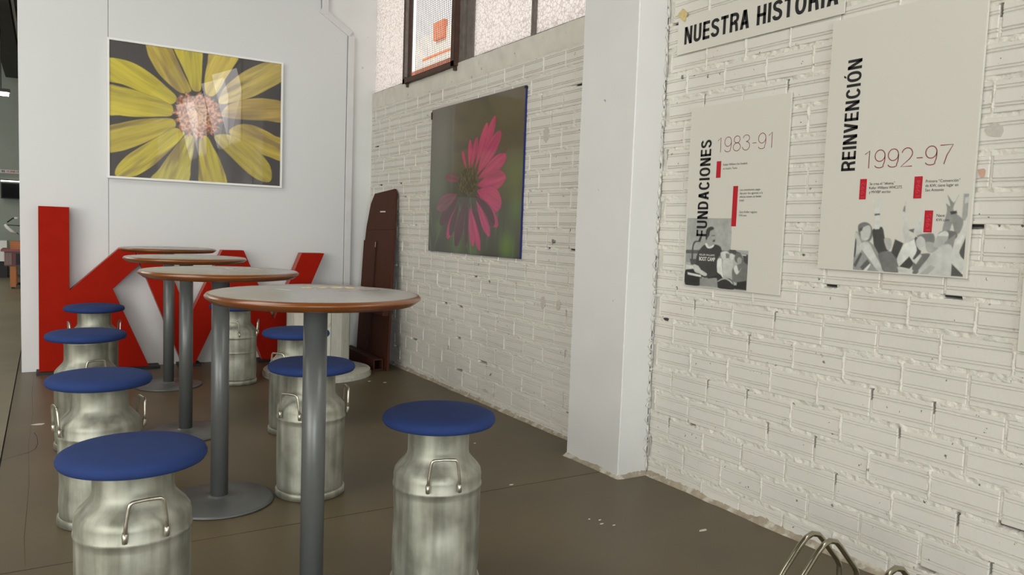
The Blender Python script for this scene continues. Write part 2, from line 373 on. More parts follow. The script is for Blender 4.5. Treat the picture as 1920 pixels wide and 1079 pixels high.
def brick_wall(name, y0, y1, ztop, rows0, pitch, nrows, phase, step, seed):
    """bricks run from y1 down to y0 (y1 > y0); face plane WX"""
    r = random.Random(seed)
    base = struct(MB().box(WX+.05, WX+.30, y0, y1, 0, ztop).build(name, MT['mortar']))
    joints = []
    PW = .2553
    cnt = 0
    for row in range(nrows):
        zt = rows0+pitch*row; zb = zt-.113
        if zb > ztop-.02: break
        off = phase+(.1277 if row % 2 else 0)+(r.random()-.5)*.02
        k0 = math.floor((y1-off)/PW)+1
        yj = off+PW*k0
        while yj > y0:
            a = min(yj, y1); b = max(yj-PW, y0)
            if a-b > .05:
                ln = a-b-.009
                o = bpy.data.objects.new('brick', BR[r.randrange(8)]); C.objects.link(o); o.parent = base; cnt += 1
                z_ = max(zb, .004)
                o.location = (WX+(r.random()-.5)*.0025, a-.0045, zb+(r.random()-.5)*.003)
                o.scale = (1, ln/.2465, 1)
                o.rotation_euler = ((r.random()-.5)*.008, 0, (r.random()-.5)*.008)
                if a < y1: joints.append((a, zb, zt, r.random()))
            yj -= PW
    print(name, cnt, 'bricks')
    # mortar: one relief sheet, flush to slightly proud in the joints, sunk behind the bricks
    du = step; nu = int((y1-y0)/du)+1; nv = int(ztop/du)+1
    U, V = np.meshgrid(np.linspace(y0, y1, nu), np.linspace(0, ztop, nv))
    n1 = fbm(U*14, V*30, seed, 3); n2 = fbm(U*60, V*60, seed+9, 3); n3 = fbm(U*3, V*3, seed+20, 2)
    d = .0035 + .014*n1 + .018*n2 + .006*n3
    d = np.clip(d, -.008, .011)
    rowpos = (V-(rows0-.113))/pitch; rp = (rowpos-np.floor(rowpos))*pitch
    inb = (rp < .106) & (rp > .006)
    deep = np.where(inb, .0105, d)
    # vertical joints
    for (a, zb, zt, q) in joints:
        m_ = (np.abs(U-a) < .006) & (V > zb) & (V < zt)
        deep = np.where(m_, np.where(q < .45, -.0035+.012*(n2+.1), .0045+.01*n1), deep)
        if .50 < q < .68:
            m2 = (np.abs(U-a) < .0062) & (V > zb+.072) & (V < zt+.004)
            deep = np.where(m2, .045, deep)
        if q > .87:
            m2 = (U < a+.01) & (U > a-.02-.9*(q-.87)) & (np.abs(V-zb+.004) < .0078+.012*n1)
            deep = np.where(m2, .04, deep)
    P = np.stack([WX+deep, U, V], -1)
    o = link('mortar', grid_mesh('mortar', U, V, P, smooth=True), MT['mortar'], base)
    md = o.modifiers.new('edge', 'EDGE_SPLIT'); md.split_angle = 1.2
    tag(o, kind='stuff')
    # dark strips painting in the shade of gaps at the heads of some joints
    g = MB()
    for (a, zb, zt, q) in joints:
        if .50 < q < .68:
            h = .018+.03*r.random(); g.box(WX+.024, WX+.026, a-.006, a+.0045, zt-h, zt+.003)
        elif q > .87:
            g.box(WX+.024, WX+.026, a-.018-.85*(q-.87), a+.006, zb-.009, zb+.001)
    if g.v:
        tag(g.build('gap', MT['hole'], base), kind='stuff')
    return base
bl = brick_wall('wall_right', 3.62, 7.62, 2.55, .175-.13, .130, 20, 5.757, .010, 3)
br = brick_wall('wall_right_near', .30, 3.135, 2.67, .605-.131*4, .1315, 21, 1.442, .0062, 5)
struct(MB().box(WX+.004, WX+.3, -12.5, .30, 0, 2.67).build('wall_right_rear', MT['brick']))
# plaster band and sloping lip under the windows
def relief(name, y0, y1, z0, z1, x, amp, m, parent, seed, step=.012, fx=8):
    nu = int((y1-y0)/step)+1; nv = max(3, int((z1-z0)/step)+1)
    U, V = np.meshgrid(np.linspace(y0, y1, nu), np.linspace(z0, z1, nv))
    d = amp*2.2*fbm(U*fx, V*fx, seed, 4)
    ed = np.minimum(1, (V-z0)/.03); d = d+(1-ed)*.012*(1+2*fbm(U*20, V*0, seed+3, 2))
    P = np.stack([x+d, U, V], -1)
    return link(name, grid_mesh(name, U, V, P), m, parent)
MB().box(WX+.012, WX+.30, 3.62, 7.62, 2.55, 2.672).build('lintel_course', MT['lintel'], bl)
tag(relief('plaster_band', 3.62, 7.6, 2.50, 2.676, WX-.004, .008, MT['lintel'], bl, 31), kind='stuff')
# paint lost from the bricks, plus one dark patch painting a shaded void
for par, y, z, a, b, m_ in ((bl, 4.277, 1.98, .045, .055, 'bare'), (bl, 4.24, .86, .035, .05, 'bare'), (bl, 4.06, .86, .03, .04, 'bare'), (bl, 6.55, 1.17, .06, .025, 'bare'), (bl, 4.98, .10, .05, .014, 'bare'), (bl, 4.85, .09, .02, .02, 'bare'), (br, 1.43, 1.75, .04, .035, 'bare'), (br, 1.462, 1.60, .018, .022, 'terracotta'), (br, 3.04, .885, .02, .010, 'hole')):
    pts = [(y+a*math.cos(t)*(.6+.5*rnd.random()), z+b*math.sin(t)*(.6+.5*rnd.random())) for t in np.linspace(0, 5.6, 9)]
    MB().prism(pts, 'x', WX-.0022, WX+.004).build('bare_or_void_patch', MT[m_], par)
# mortar skirts along the floor
def skirt(name, pts, h, wd, parent, seed):
    v = []; f = []; n = 7; K = 0
    out = []
    for i in range(len(pts)-1):
        a = Vector(pts[i]); b = Vector(pts[i+1]); m_ = max(2, int((b-a).length/.012))
        out += [a.lerp(b, k/m_) for k in range(m_)]
    out.append(Vector(pts[-1]))
    for i, p in enumerate(out):
        t = (out[min(len(out)-1, i+1)]-out[max(0, i-1)]).normalized(); nrm = Vector((-t.y, t.x))
        s_ = i*.012
        ww = wd*(1+1.3*float(fbm(np.array(s_*6), np.array(.3), seed, 3))); hh = h*(1+1.6*float(fbm(np.array(s_*9), np.array(.7), seed+5, 3)))
        for k in range(n):
            q = k/(n-1); jit = .006*(rnd.random()-.5)*(1 if 0 < k < n-1 else .2)
            off = ww*(1-q)**1.4-.010*q+jit; z = hh*q**1.3
            v.append((p.x+nrm.x*off, p.y+nrm.y*off, z))
        if i:
            for k in range(n-1): f.append(((i-1)*n+k, (i-1)*n+k+1, i*n+k+1, i*n+k))
    o = link(name, mesh(name, v, f, True), MT['skirt'], parent); tag(o, kind='stuff'); return o
skirt('mortar_skirt', [(WX, 3.5), (WX, 7.55)], .035, .022, bl, 2)
skirt('mortar_skirt', [(WX, .3), (WX, 3.13)], .038, .026, br, 8)
# ---- pillar
def pillar(name, x0, x1, y0, y1, z1, m, seed, amp=.002):
    bm = bmesh.new(); bmesh.ops.create_cube(bm, size=1)
    for v in bm.verts: v.co = Vector((x0 if v.co.x < 0 else x1, y0 if v.co.y < 0 else y1, 0 if v.co.z < 0 else z1))
    bmesh.ops.bevel(bm, geom=[e for e in bm.edges if abs((e.verts[0].co-e.verts[1].co).z) > 1], offset=.007, segments=3, affect='EDGES')
    for k in range(1, 60):
        z = z1*k/60
        bmesh.ops.bisect_plane(bm, geom=bm.verts[:]+bm.edges[:]+bm.faces[:], plane_co=(0, 0, z), plane_no=(0, 0, 1))
    for v in bm.verts:
        z = v.co.z; v.co.x += amp*2*float(fbm(np.array(z*3), np.array(v.co.y*3+seed), seed, 3)); v.co.y += amp*2*float(fbm(np.array(z*3+9), np.array(v.co.x*3), seed, 3))
    me = bpy.data.meshes.new(name); bm.to_mesh(me); bm.free()
    me.polygons.foreach_set('use_smooth', [False]*len(me.polygons))
    return struct(link(name, me, m))
pl = pillar('pillar', 2.655, 3.05, 3.138, 3.625, 5.3, MT['white_paint'], 4)
skirt('mortar_skirt', [(2.862, 3.137), (2.655, 3.137), (2.653, 3.45), (2.653, 3.62)], .028, .022, pl, 12)
# ragged paint and mortar along the joint of pillar and near wall
g = MB(); z = .02
while z < 2.6:
    h = .02+.05*rnd.random(); wd = .008+.016*rnd.random()*(1.5 if z < 1.2 else .6)
    pts = [(WX-.012+.02*rnd.random(), 3.137, z), (WX-wd, 3.131, z+h*.5), (WX-.010+.01*rnd.random(), 3.136, z+h)]
    g.tube(pts, [.004, .004+.006*rnd.random(), .003], 7); z += h*.8+.04*rnd.random()
tag(g.build('ragged_mortar', MT['mortar'], pl), kind='stuff')
g = MB(); z = .1
while z < 2.6:
    h = .03+.10*rnd.random(); q = WX-.002-.012*rnd.random()
    g.prism([(q-.0008, z), (q+.001, z), (q+.0008+.002*rnd.random(), z+h), (q-.0005, z+h)], 'y', 3.1345, 3.139); z += h+.12*rnd.random()
tag(g.build('joint_crack', MT['hole'], pl), kind='stuff')
# ---- far corner: white concrete column with haunch, right of the partition
cj = struct(MB().prism([(1.9, 5.3), (1.9, 3.3), (2.2, 3.25), (2.42, 3.1), (2.42, 0), (2.90, 0), (2.90, 5.3)], 'y', 7.515, 7.75).build('pillar', MT['white_paint'], None))
# ---- partition wall of two panels with a fine gap
pw = struct(MB().box(-.17, 2.54, 7.50, 7.56, 0, 3.1).build('wall_back', MT['panel']))
MB().box(-.19, .457, PY, 7.50, .0, 4.6).build('panel', MT['panel'], pw)
MB().prism([(.461, 0), (2.572, 0), (2.572, 3.215), (2.30, 3.385), (2.30, 4.6), (.461, 4.6)], 'y', PY, 7.50).build('panel', MT['panel'], pw)
MB().box(-.17, .46, 7.50, 7.56, 3.1, 4.6).build('panel_backing', MT['panel'], pw)
trm = struct(empty('trim_1', (2.578, 7.515, 0)))
for a, b in (((2.578, 0), (2.578, 3.21)), ((2.578, 3.21), (2.306, 3.38)), ((2.306, 3.38), (2.306, 4.6))):
    d = Vector((b[0]-a[0], b[1]-a[1])).normalized(); nx, nz = d.y, -d.x
    if d.x: a = (a[0]-d.x*.012, a[1]-d.y*.012); b = (b[0]+d.x*.03, b[1]+d.y*.03)
    q = [(a[0], a[1]), (b[0], b[1]), (b[0]+nx*.065, b[1]+nz*.065), (a[0]+nx*.065, a[1]+nz*.065)]
    MB().prism([(u-2.578, v) for u, v in q], 'y', -.050+.004*bool(d.x), 0).build('trim_strip', MT['trim'], trm, bevel=.003)
# ================================================================ windows
def window(name, y0, y1, z0, z1, mull, casement=None):
    X = WX+.03
    w_ = struct(empty(name, (X, y1, z0)))
    def bx(n_, a, b, c, d, m_, x0=X-.015, x1=X+.02):
        o = MB().box(x0-X, x1-X, a-y1, b-y1, c-z0, d-z0).build(n_, m_, w_, bevel=.002); return o
    bx('sill', y0, y1, z0, z0+.018, MT['win_steel']); bx('frame', y0, y1, z1-.02, z1, MT['win_steel'])
    bx('frame', y1-.022, y1, z0, z1, MT['win_steel']); bx('frame', y0, y0+.02, z0, z1, MT['win_steel'])
    edges = [y1-.022]
    for a, b, kind in mull:
        if kind == 'thick':
            bx('mullion', b-.075, b, z0-.01, z1, MT['win_steel'], X-.03, X+.03)
            bx('mullion', a, b-.085, z0-.01, z1, MT['win_steel'], X-.01, X+.03)
        elif kind == 'thin': bx('mullion', a, b, z0, z1, MT['win_steel'], X-.022, X+.02)
        edges += [b, a]
    edges.append(y0+.02)
    for i in range(0, len(edges), 2):
        t, b = edges[i], edges[i+1]
        if casement and abs(t-casement[1]) < .05: continue
        MB().box(.0, .004, b-y1, t-y1, .018, z1-z0-.02).build('pane', MT['frost'], w_)
    if casement:
        a, b = casement; cs = MB()
        zc = z0-.022
        for q in ((a, a+.06, zc, z1-.02), (b-.045, b, zc, z1-.02), (a, b, zc, zc+.045), (a, b, z1-.06, z1-.02)):
            cs.box(-.075, -.012, q[0]-y1, q[1]-y1, q[2]-z0, q[3]-z0)
        cf = cs.build('casement', MT['rust'], w_, bevel=.003)
        MB().box(-.04, -.036, a+.06-y1, b-.045-y1, zc+.045-z0, z1-.06-z0).build('pane', MT['pane'], cf)
        MB().box(-.085, -.06, b-.075-y1, b-.062-y1, .03, z1-z0-.06).build('stay_bar', MT['win_steel'], cf)
        for yy in (a+.03, b-.06): MB().box(-.06, -.03, yy-.010-y1, yy+.010-y1, -.055, -.02).build('hinge', MT['rust'], cf)
        wm = MB(); yy = a+.05
        while yy < b: wm.box(.045, .0475, yy-.002-y1, yy+.002-y1, -.01, z1-z0); yy += .036
        zz = z0
        while zz < z1: wm.box(.0475, .049, a-y1, b-y1, zz-z0-.0014, zz-z0+.0014); zz += .018
        tag(wm.build('wire_mesh', MT['wire'], cf), kind='stuff')
    return w_
def window_left():
    return window('window_1', 3.62, 7.555, 2.672, 4.1, [(6.64, 6.66, 'thin'), (5.395, 5.60, 'thick'), (4.495, 4.535, 'thin')], (5.60, 6.64))
window_left()
window('window_2', -6.3, 3.135, 2.672, 4.1, [(2.2, 2.24, 'thin'), (1.1, 1.14, 'thin'), (0., .04, 'thin'), (-1.1, -1.06, 'thin'), (-2.2, -2.16, 'thin'), (-3.3, -3.26, 'thin'), (-4.6, -4.56, 'thin')], None)
struct(MB().box(WX, WX+.3, -12.5, 7.62, 4.1, 5.3).build('wall_right_upper', MT['plaster']))
struct(MB().box(WX+.1, WX+.3, 3.62, 7.62, 2.55, 2.66).build('trim_2', MT['lintel']))
# ---- house across the street, seen through the open casement
hs = empty('brick_house', (9, 20, 0))
tag(hs, 'orange brick and white house seen outside through the clear meshed window', 'house')
MB().box(.25, 5, -9, 12, 0, 5.2).build('wall', MT['house_white'], hs)
MB().box(.0, 5, -9, 12, 5.2, 5.76).build('parapet', MT['orange'], hs)
MB().box(-.08, 5, -9, 12, 5.76, 5.92).build('cornice', MT['house_white'], hs)
MB().box(.7, 5, -9, 12, 5.92, 7.05).build('upper_wall', MT['house_white'], hs)
MB().box(.62, .72, -2.5, 1.2, 6.18, 6.36).build('brick_band', MT['orange'], hs)
MB().box(.6, .72, -.2, .45, 6.75, 7.25).build('chimney', MT['orange'], hs)
MB().box(.6, 3, -4.5, -1.6, 7.05, 7.6).build('brick_gable', MT['orange'], hs)
struct(MB().box(3.3, 40, -30, 60, -.1, -.02).build('street', MT['hall_w']))
# ================================================================ flat artwork outlines, in metres on their walls
YELLOW= [[(.437,2.667),(.557,2.684),(.679,2.655),(.804,2.584),(.906,2.502),(.997,2.416),(.958,2.349),(.855,2.385),(.717,2.423),(.569,2.472),(.436,2.501)],[(.436,2.441),(.557,2.45),(.704,2.428),(.855,2.385),(.958,2.342),(.959,2.252),(.856,2.229),(.667,2.206),(.544,2.206),(.435,2.215)],[(.435,2.081),(.544,2.139),(.704,2.19),(.856,2.216),(.972,2.218),(.985,2.143),(.881,2.077),(.767,2.004),(.642,1.938),(.531,1.894),(.434,1.893)],[(.506,1.716),(.525,1.771),(.592,1.858),(.704,1.95),(.856,2.061),(.972,2.142),(1.064,2.109),(1.011,2.019),(.92,1.913),(.805,1.793),(.679,1.7),(.592,1.681),(.518,1.683)],[(.792,1.66),(.856,1.769),(.946,1.915),(1.038,2.05),(1.104,2.098),(1.146,2.06),(1.138,1.946),(1.118,1.83),(1.079,1.657)],[(1.206,1.636),(1.185,1.793),(1.185,1.95),(1.191,2.064),(1.251,2.098),(1.307,2.003),(1.377,1.865),(1.427,1.65)],[(1.313,2.09),(1.375,2.125),(1.486,2.121),(1.615,2.067),(1.732,1.981),(1.814,1.884),(1.84,1.796),(1.83,1.727),(1.779,1.712),(1.676,1.747),(1.56,1.835),(1.46,1.929),(1.376,2.009)],[(1.444,2.146),(1.528,2.227),(1.642,2.239),(1.758,2.206),(1.862,2.157),(1.937,2.119),(1.94,1.931),(1.82,1.951),(1.702,1.986),(1.586,2.05)],[(1.373,2.297),(1.428,2.39),(1.526,2.444),(1.639,2.48),(1.784,2.497),(1.948,2.472),(1.95,2.3),(1.787,2.291),(1.613,2.28),(1.471,2.279)],[(1.352,2.424),(1.386,2.528),(1.468,2.625),(1.58,2.726),(1.722,2.812),(1.839,2.858),(1.942,2.851),(1.944,2.703),(1.812,2.597),(1.668,2.505),(1.526,2.444),(1.387,2.399)],[(1.304,2.461),(1.249,2.468),(1.229,2.536),(1.235,2.65),(1.254,2.751),(1.274,2.86),(1.383,2.862),(1.529,2.863),(1.467,2.725),(1.412,2.632),(1.358,2.524)],[(1.195,2.497),(1.128,2.495),(1.088,2.588),(1.035,2.706),(.996,2.783),(.97,2.869),(1.087,2.873),(1.204,2.863),(1.21,2.731),(1.205,2.604)],[(.754,2.869),(.855,2.871),(.944,2.858),(.996,2.756),(1.049,2.638),(1.102,2.534),(1.115,2.48),(1.036,2.456),(.945,2.514),(.855,2.598),(.792,2.698),(.76,2.775)]]
PINK= [(5.18,1.793,4.936,2.182,.105,0),(5.236,1.796,5.055,2.143,.093,0),(5.293,1.812,5.211,2.047,.085,0),(5.322,1.813,5.323,2.036,.076,0),(5.374,1.809,5.455,1.958,.051,0),(5.191,1.76,4.844,2.059,.127,0),(5.175,1.726,4.758,1.874,.127,0),(5.186,1.673,4.755,1.722,.144,0),(5.183,1.633,4.807,1.516,.195,0),(5.448,1.723,5.746,1.763,.076,2),(5.194,1.6,4.844,1.36,.119,0),(5.208,1.594,4.898,1.37,.127,1),(5.191,1.554,4.965,1.284,.098,0),(5.276,1.555,5.104,1.281,.098,1),(5.287,1.501,5.11,1.168,.088,0),(5.301,1.501,5.223,1.197,.088,0),(5.348,1.556,5.345,1.199,.068,1),(5.377,1.556,5.524,1.186,.127,1),(5.524,1.51,5.679,1.245,.105,0),(5.495,1.53,5.633,1.275,.102,1),(5.499,1.586,5.825,1.366,.127,1),(5.516,1.614,5.894,1.505,.136,2),(4.749,1.927,5.162,1.739,.102,3)]
PH1= [([(2.903,1.429),(2.603,1.432),(2.593,1.278),(2.491,1.278),(2.489,1.088),(2.896,1.083)],168),([(2.902,1.265),(2.858,1.267),(2.61,1.273),(2.562,1.271),(2.561,1.26),(2.9,1.247)],90),([(2.901,1.245),(2.648,1.256),(2.645,1.215),(2.9,1.201)],150),([(2.649,1.23),(2.582,1.23),(2.581,1.147),(2.638,1.149)],188),([(2.686,1.22),(2.657,1.233),(2.652,1.199),(2.64,1.139),(2.656,1.154),(2.687,1.159)],215),([(2.899,1.161),(2.846,1.17),(2.784,1.137),(2.793,1.087),(2.896,1.085)],45),([(2.885,1.15),(2.789,1.141),(2.786,1.131),(2.882,1.138)],215),([(2.9,1.189),(2.841,1.185),(2.84,1.171),(2.899,1.163)],205),([(2.874,1.221),(2.83,1.221),(2.833,1.189),(2.864,1.191)],80),([(2.862,1.223),(2.86,1.287),(2.845,1.313),(2.813,1.315),(2.813,1.31),(2.837,1.306),(2.85,1.283),(2.851,1.224)],75),([(2.821,1.312),(2.809,1.339),(2.794,1.34),(2.806,1.309)],50),([(2.687,1.159),(2.655,1.15),(2.639,1.136),(2.6,1.137),(2.574,1.122),(2.567,1.085),(2.674,1.087)],52),([(2.673,1.119),(2.649,1.132),(2.62,1.137),(2.589,1.128),(2.574,1.114),(2.579,1.112),(2.599,1.124),(2.624,1.132),(2.649,1.127),(2.671,1.116)],190),([(2.61,1.277),(2.582,1.282),(2.561,1.27),(2.57,1.252),(2.6,1.266)],80),([(2.525,1.262),(2.491,1.258),(2.488,1.205),(2.515,1.222)],78),([(2.523,1.258),(2.503,1.257),(2.502,1.253),(2.522,1.254)],225),([(2.832,1.205),(2.826,1.237),(2.805,1.273),(2.769,1.298),(2.732,1.284),(2.707,1.3),(2.671,1.293),(2.657,1.267),(2.668,1.244),(2.682,1.228),(2.684,1.19),(2.678,1.141),(2.71,1.131),(2.784,1.133),(2.795,1.176),(2.836,1.181)],66),([(2.771,1.301),(2.759,1.304),(2.742,1.287),(2.712,1.299),(2.716,1.287),(2.739,1.279),(2.76,1.284)],220),([(2.759,1.337),(2.748,1.368),(2.718,1.375),(2.703,1.346),(2.706,1.323),(2.713,1.303),(2.732,1.292),(2.754,1.304)],158),([(2.769,1.325),(2.77,1.365),(2.757,1.383),(2.734,1.389),(2.719,1.384),(2.719,1.375),(2.741,1.366),(2.746,1.345),(2.757,1.333),(2.761,1.323)],62),([(2.731,1.345),(2.708,1.348),(2.708,1.343),(2.73,1.341)],90),([(2.719,1.322),(2.704,1.325),(2.707,1.313),(2.721,1.313)],75),([(2.795,1.125),(2.679,1.133),(2.671,1.088),(2.793,1.087)],140),([(2.741,1.134),(2.68,1.146),(2.679,1.137),(2.74,1.126)],45),([(2.664,1.26),(2.63,1.27),(2.609,1.262),(2.602,1.236),(2.626,1.227),(2.651,1.23)],200),([(2.631,1.259),(2.606,1.256),(2.607,1.236),(2.627,1.235)],120),([(2.604,1.258),(2.58,1.256),(2.558,1.242),(2.579,1.242),(2.578,1.232),(2.597,1.232)],205),([(2.846,1.192),(2.809,1.186),(2.797,1.171),(2.748,1.151),(2.76,1.138),(2.801,1.148),(2.834,1.157)],200),([(2.573,1.234),(2.57,1.252),(2.547,1.268),(2.527,1.251),(2.515,1.218),(2.528,1.206),(2.562,1.219)],105),([(2.556,1.235),(2.543,1.244),(2.528,1.236),(2.529,1.218),(2.54,1.202),(2.553,1.216)],158),([(2.584,1.181),(2.566,1.201),(2.547,1.209),(2.515,1.218),(2.49,1.205),(2.492,1.128),(2.569,1.117),(2.581,1.14)],118),([(2.575,1.189),(2.557,1.205),(2.542,1.176),(2.527,1.192),(2.553,1.159)],215),([(2.574,1.118),(2.49,1.134),(2.489,1.088),(2.569,1.088)],48),([(2.572,1.122),(2.55,1.12),(2.552,1.107),(2.568,1.107)],180)]
PH2= [([(1.925,1.398),(1.918,1.412),(1.896,1.419),(1.873,1.411),(1.86,1.389),(1.861,1.351),(1.896,1.323),(1.918,1.364)],120),([(1.859,1.389),(1.819,1.4),(1.803,1.353),(1.783,1.314),(1.796,1.3),(1.838,1.291),(1.854,1.352)],72),([(1.807,1.353),(1.779,1.354),(1.773,1.324),(1.782,1.31),(1.793,1.313)],170),([(1.852,1.396),(1.85,1.443),(1.868,1.504),(1.86,1.504),(1.849,1.477),(1.838,1.522),(1.832,1.5),(1.836,1.45),(1.828,1.398),(1.842,1.391)],202),([(1.856,1.452),(1.833,1.454),(1.831,1.448),(1.854,1.445)],78),([(1.936,1.377),(1.902,1.35),(1.848,1.325),(1.804,1.222),(1.934,1.221)],150),([(1.909,1.391),(1.876,1.406),(1.866,1.379),(1.876,1.348),(1.902,1.347),(1.911,1.371)],196),([(1.92,1.391),(1.902,1.398),(1.905,1.385),(1.915,1.378)],80),([(1.934,1.377),(1.913,1.35),(1.899,1.309),(1.927,1.28),(1.934,1.301)],190),([(1.934,1.304),(1.932,1.35),(1.927,1.336),(1.927,1.287),(1.934,1.273)],70),([(1.934,1.242),(1.905,1.295),(1.897,1.289),(1.923,1.232)],88),([(1.904,1.233),(1.873,1.269),(1.859,1.253),(1.888,1.222)],95),([(1.888,1.222),(1.859,1.253),(1.857,1.246),(1.873,1.221)],215),([(1.911,1.323),(1.875,1.337),(1.838,1.285),(1.8,1.223),(1.822,1.223),(1.866,1.27)],200),([(1.827,1.292),(1.785,1.305),(1.753,1.288),(1.738,1.223),(1.797,1.221),(1.814,1.255)],112),([(1.761,1.353),(1.725,1.338),(1.748,1.275),(1.773,1.302)],70),([(1.719,1.336),(1.683,1.356),(1.668,1.312),(1.691,1.278),(1.729,1.247),(1.746,1.276)],216),([(1.738,1.46),(1.733,1.482),(1.73,1.503),(1.724,1.495),(1.724,1.453),(1.708,1.395),(1.704,1.369),(1.683,1.356),(1.715,1.339),(1.726,1.355)],196),([(1.737,1.463),(1.733,1.482),(1.729,1.482),(1.728,1.459)],120),([(1.708,1.391),(1.686,1.396),(1.688,1.379),(1.706,1.387)],100),([(1.736,1.246),(1.698,1.288),(1.676,1.26),(1.694,1.24)],66),([(1.683,1.356),(1.67,1.362),(1.653,1.312),(1.664,1.283),(1.684,1.279),(1.67,1.312)],80),([(1.682,1.259),(1.665,1.293),(1.646,1.301),(1.617,1.301),(1.631,1.272),(1.66,1.225),(1.68,1.223)],108),([(1.683,1.269),(1.656,1.299),(1.649,1.293),(1.669,1.26)],200),([(1.681,1.376),(1.678,1.414),(1.662,1.459),(1.65,1.475),(1.648,1.453),(1.662,1.427),(1.655,1.37),(1.674,1.363)],196),([(1.674,1.366),(1.652,1.376),(1.61,1.377),(1.604,1.333),(1.625,1.317),(1.643,1.345)],128),([(1.676,1.35),(1.661,1.367),(1.644,1.357),(1.637,1.332),(1.653,1.312),(1.671,1.328)],196),([(1.636,1.345),(1.607,1.343),(1.587,1.324),(1.614,1.304),(1.634,1.316)],165),([(1.511,1.525),(1.484,1.525),(1.487,1.432),(1.511,1.425)],160),([(1.505,1.511),(1.49,1.516),(1.487,1.495),(1.505,1.489)],185),([(1.51,1.318),(1.485,1.386),(1.481,1.274),(1.513,1.303)],82),([(1.579,1.387),(1.567,1.462),(1.572,1.49),(1.556,1.481),(1.569,1.522),(1.545,1.493),(1.528,1.521),(1.541,1.49),(1.542,1.462),(1.505,1.428),(1.515,1.382),(1.533,1.385),(1.544,1.416),(1.554,1.386)],138),([(1.556,1.461),(1.532,1.464),(1.529,1.454),(1.551,1.449)],66),([(1.594,1.375),(1.576,1.389),(1.533,1.388),(1.523,1.367),(1.563,1.335),(1.58,1.359)],112),([(1.607,1.34),(1.594,1.371),(1.57,1.384),(1.554,1.363),(1.575,1.331),(1.603,1.327)],172),([(1.593,1.376),(1.57,1.389),(1.556,1.382),(1.556,1.369),(1.572,1.37),(1.591,1.37)],215),([(1.567,1.347),(1.527,1.379),(1.539,1.298),(1.571,1.316)],140),([(1.656,1.221),(1.625,1.282),(1.578,1.331),(1.541,1.335),(1.526,1.268),(1.533,1.223)],186),([(1.653,1.222),(1.614,1.26),(1.594,1.252),(1.621,1.223)],165),([(1.535,1.269),(1.483,1.223),(1.534,1.223)],84),([(1.541,1.289),(1.507,1.401),(1.49,1.447),(1.482,1.432),(1.494,1.389),(1.512,1.312),(1.481,1.271),(1.484,1.226),(1.527,1.271)],202),([(1.744,1.244),(1.677,1.235),(1.686,1.221),(1.736,1.227)],204)]
def spline(poly, k=4):
    P = np.array(poly, float); n = len(P); o = []
    for i in range(n):
        a, b, c, d = P[i-1], P[i], P[(i+1) % n], P[(i+2) % n]
        for j in range(k):
            t = j/k; o.append(.5*((2*b)+(-a+c)*t+(2*a-5*b+4*c-d)*t*t+(-a+3*b-3*c+d)*t**3))
    return np.array(o)
def sdist(U, V, poly):
    """signed distance to a closed polygon, positive inside"""
    d2 = np.full(U.shape, 1e9); ins = np.zeros(U.shape, bool); n = len(poly)
    for i in range(n):
        ax, ay = poly[i]; bx, by = poly[(i+1) % n]; ex, ey = bx-ax, by-ay
        L = ex*ex+ey*ey+1e-12; t = np.clip(((U-ax)*ex+(V-ay)*ey)/L, 0, 1)
        d2 = np.minimum(d2, (U-ax-t*ex)**2+(V-ay-t*ey)**2)
        c = ((ay > V) != (by > V)); xx = (bx-ax)*(V-ay)/((by-ay) if by != ay else 1e-9)+ax
        ins ^= c & (U < xx)
    return np.where(ins, 1, -1)*np.sqrt(d2)
def blend(img, a, col):
    a = np.clip(a, 0, 1)[..., None]; img[:] = img*(1-a)+np.asarray(col)*a
def L3(*c): return np.array(rgb(*c))
# ---------------------------------------------------------------- yellow flower picture on the partition
pic = empty('framed_flower_picture', (1.19, PY, 1.664))
tag(pic, 'white framed picture of a yellow daisy on dark ground, hung on the white partition', 'picture')
X0, X1, Z0, Z1 = .448, 1.934, 1.664, 2.853
o_ = pic.location
fr = MB()
for a in ((X0, X0+.018, Z0, Z1), (X1-.018, X1, Z0, Z1), (X0+.018, X1-.018, Z0, Z0+.018), (X0+.018, X1-.018, Z1-.018, Z1)):
    fr.box(a[0]-o_.x, a[1]-o_.x, -.042, 0, a[2]-o_.z, a[3]-o_.z)
fr.build('frame', MT['white_frame'], pic, bevel=.0015)
U, V = np.meshgrid(np.linspace(X0+.018, X1-.018, 330), np.linspace(Z0+.018, Z1-.018, 264))
img = np.ones(U.shape+(3,))*L3(58, 55, 54)*(1+.5*fbm(U*3, V*3, 5, 3))[..., None]
cx, cz = 1.165, 2.275
base_y = [(190, 176, 52), (186, 172, 58), (180, 164, 66), (188, 174, 62), (178, 168, 74), (176, 162, 52), (168, 152, 56), (170, 150, 62), (164, 140, 74), (176, 158, 84), (196, 176, 78), (192, 178, 56), (176, 156, 66)]
order = [12, 8, 7, 2, 5, 4, 6, 3, 1, 0, 9, 10, 11]
for i in order:
    p = spline(YELLOW[i]); s = sdist(U, V, p); c = p.mean(0); ang = math.atan2(c[1]-cz, c[0]-cx)
    la = (U-cx)*math.cos(ang)+(V-cz)*math.sin(ang); lb = -(U-cx)*math.sin(ang)+(V-cz)*math.cos(ang)
    st = fbm(lb*38+la*1.5, la*3.0, 40+i, 4)+.4*fbm(lb*110, la*5, 60+i, 2)
    dark = np.clip(fbm(lb*16+la, la*2.4, 80+i, 3)*4-.25, 0, .75)*(1 if i not in (0, 1) else .35)
    col = L3(*base_y[i])*(1+.75*st)[..., None]
    col = col*(1-dark[..., None])+L3(120, 100, 68)*dark[..., None]
    blend(img, s/.004+.5, np.clip(col, 0, 1)); blend(img, (1-np.abs(s)/.004)*.45, L3(96, 86, 52))
r_ = np.hypot(U-cx-.01, V-cz); th = np.arctan2(V-cz, U-cx)
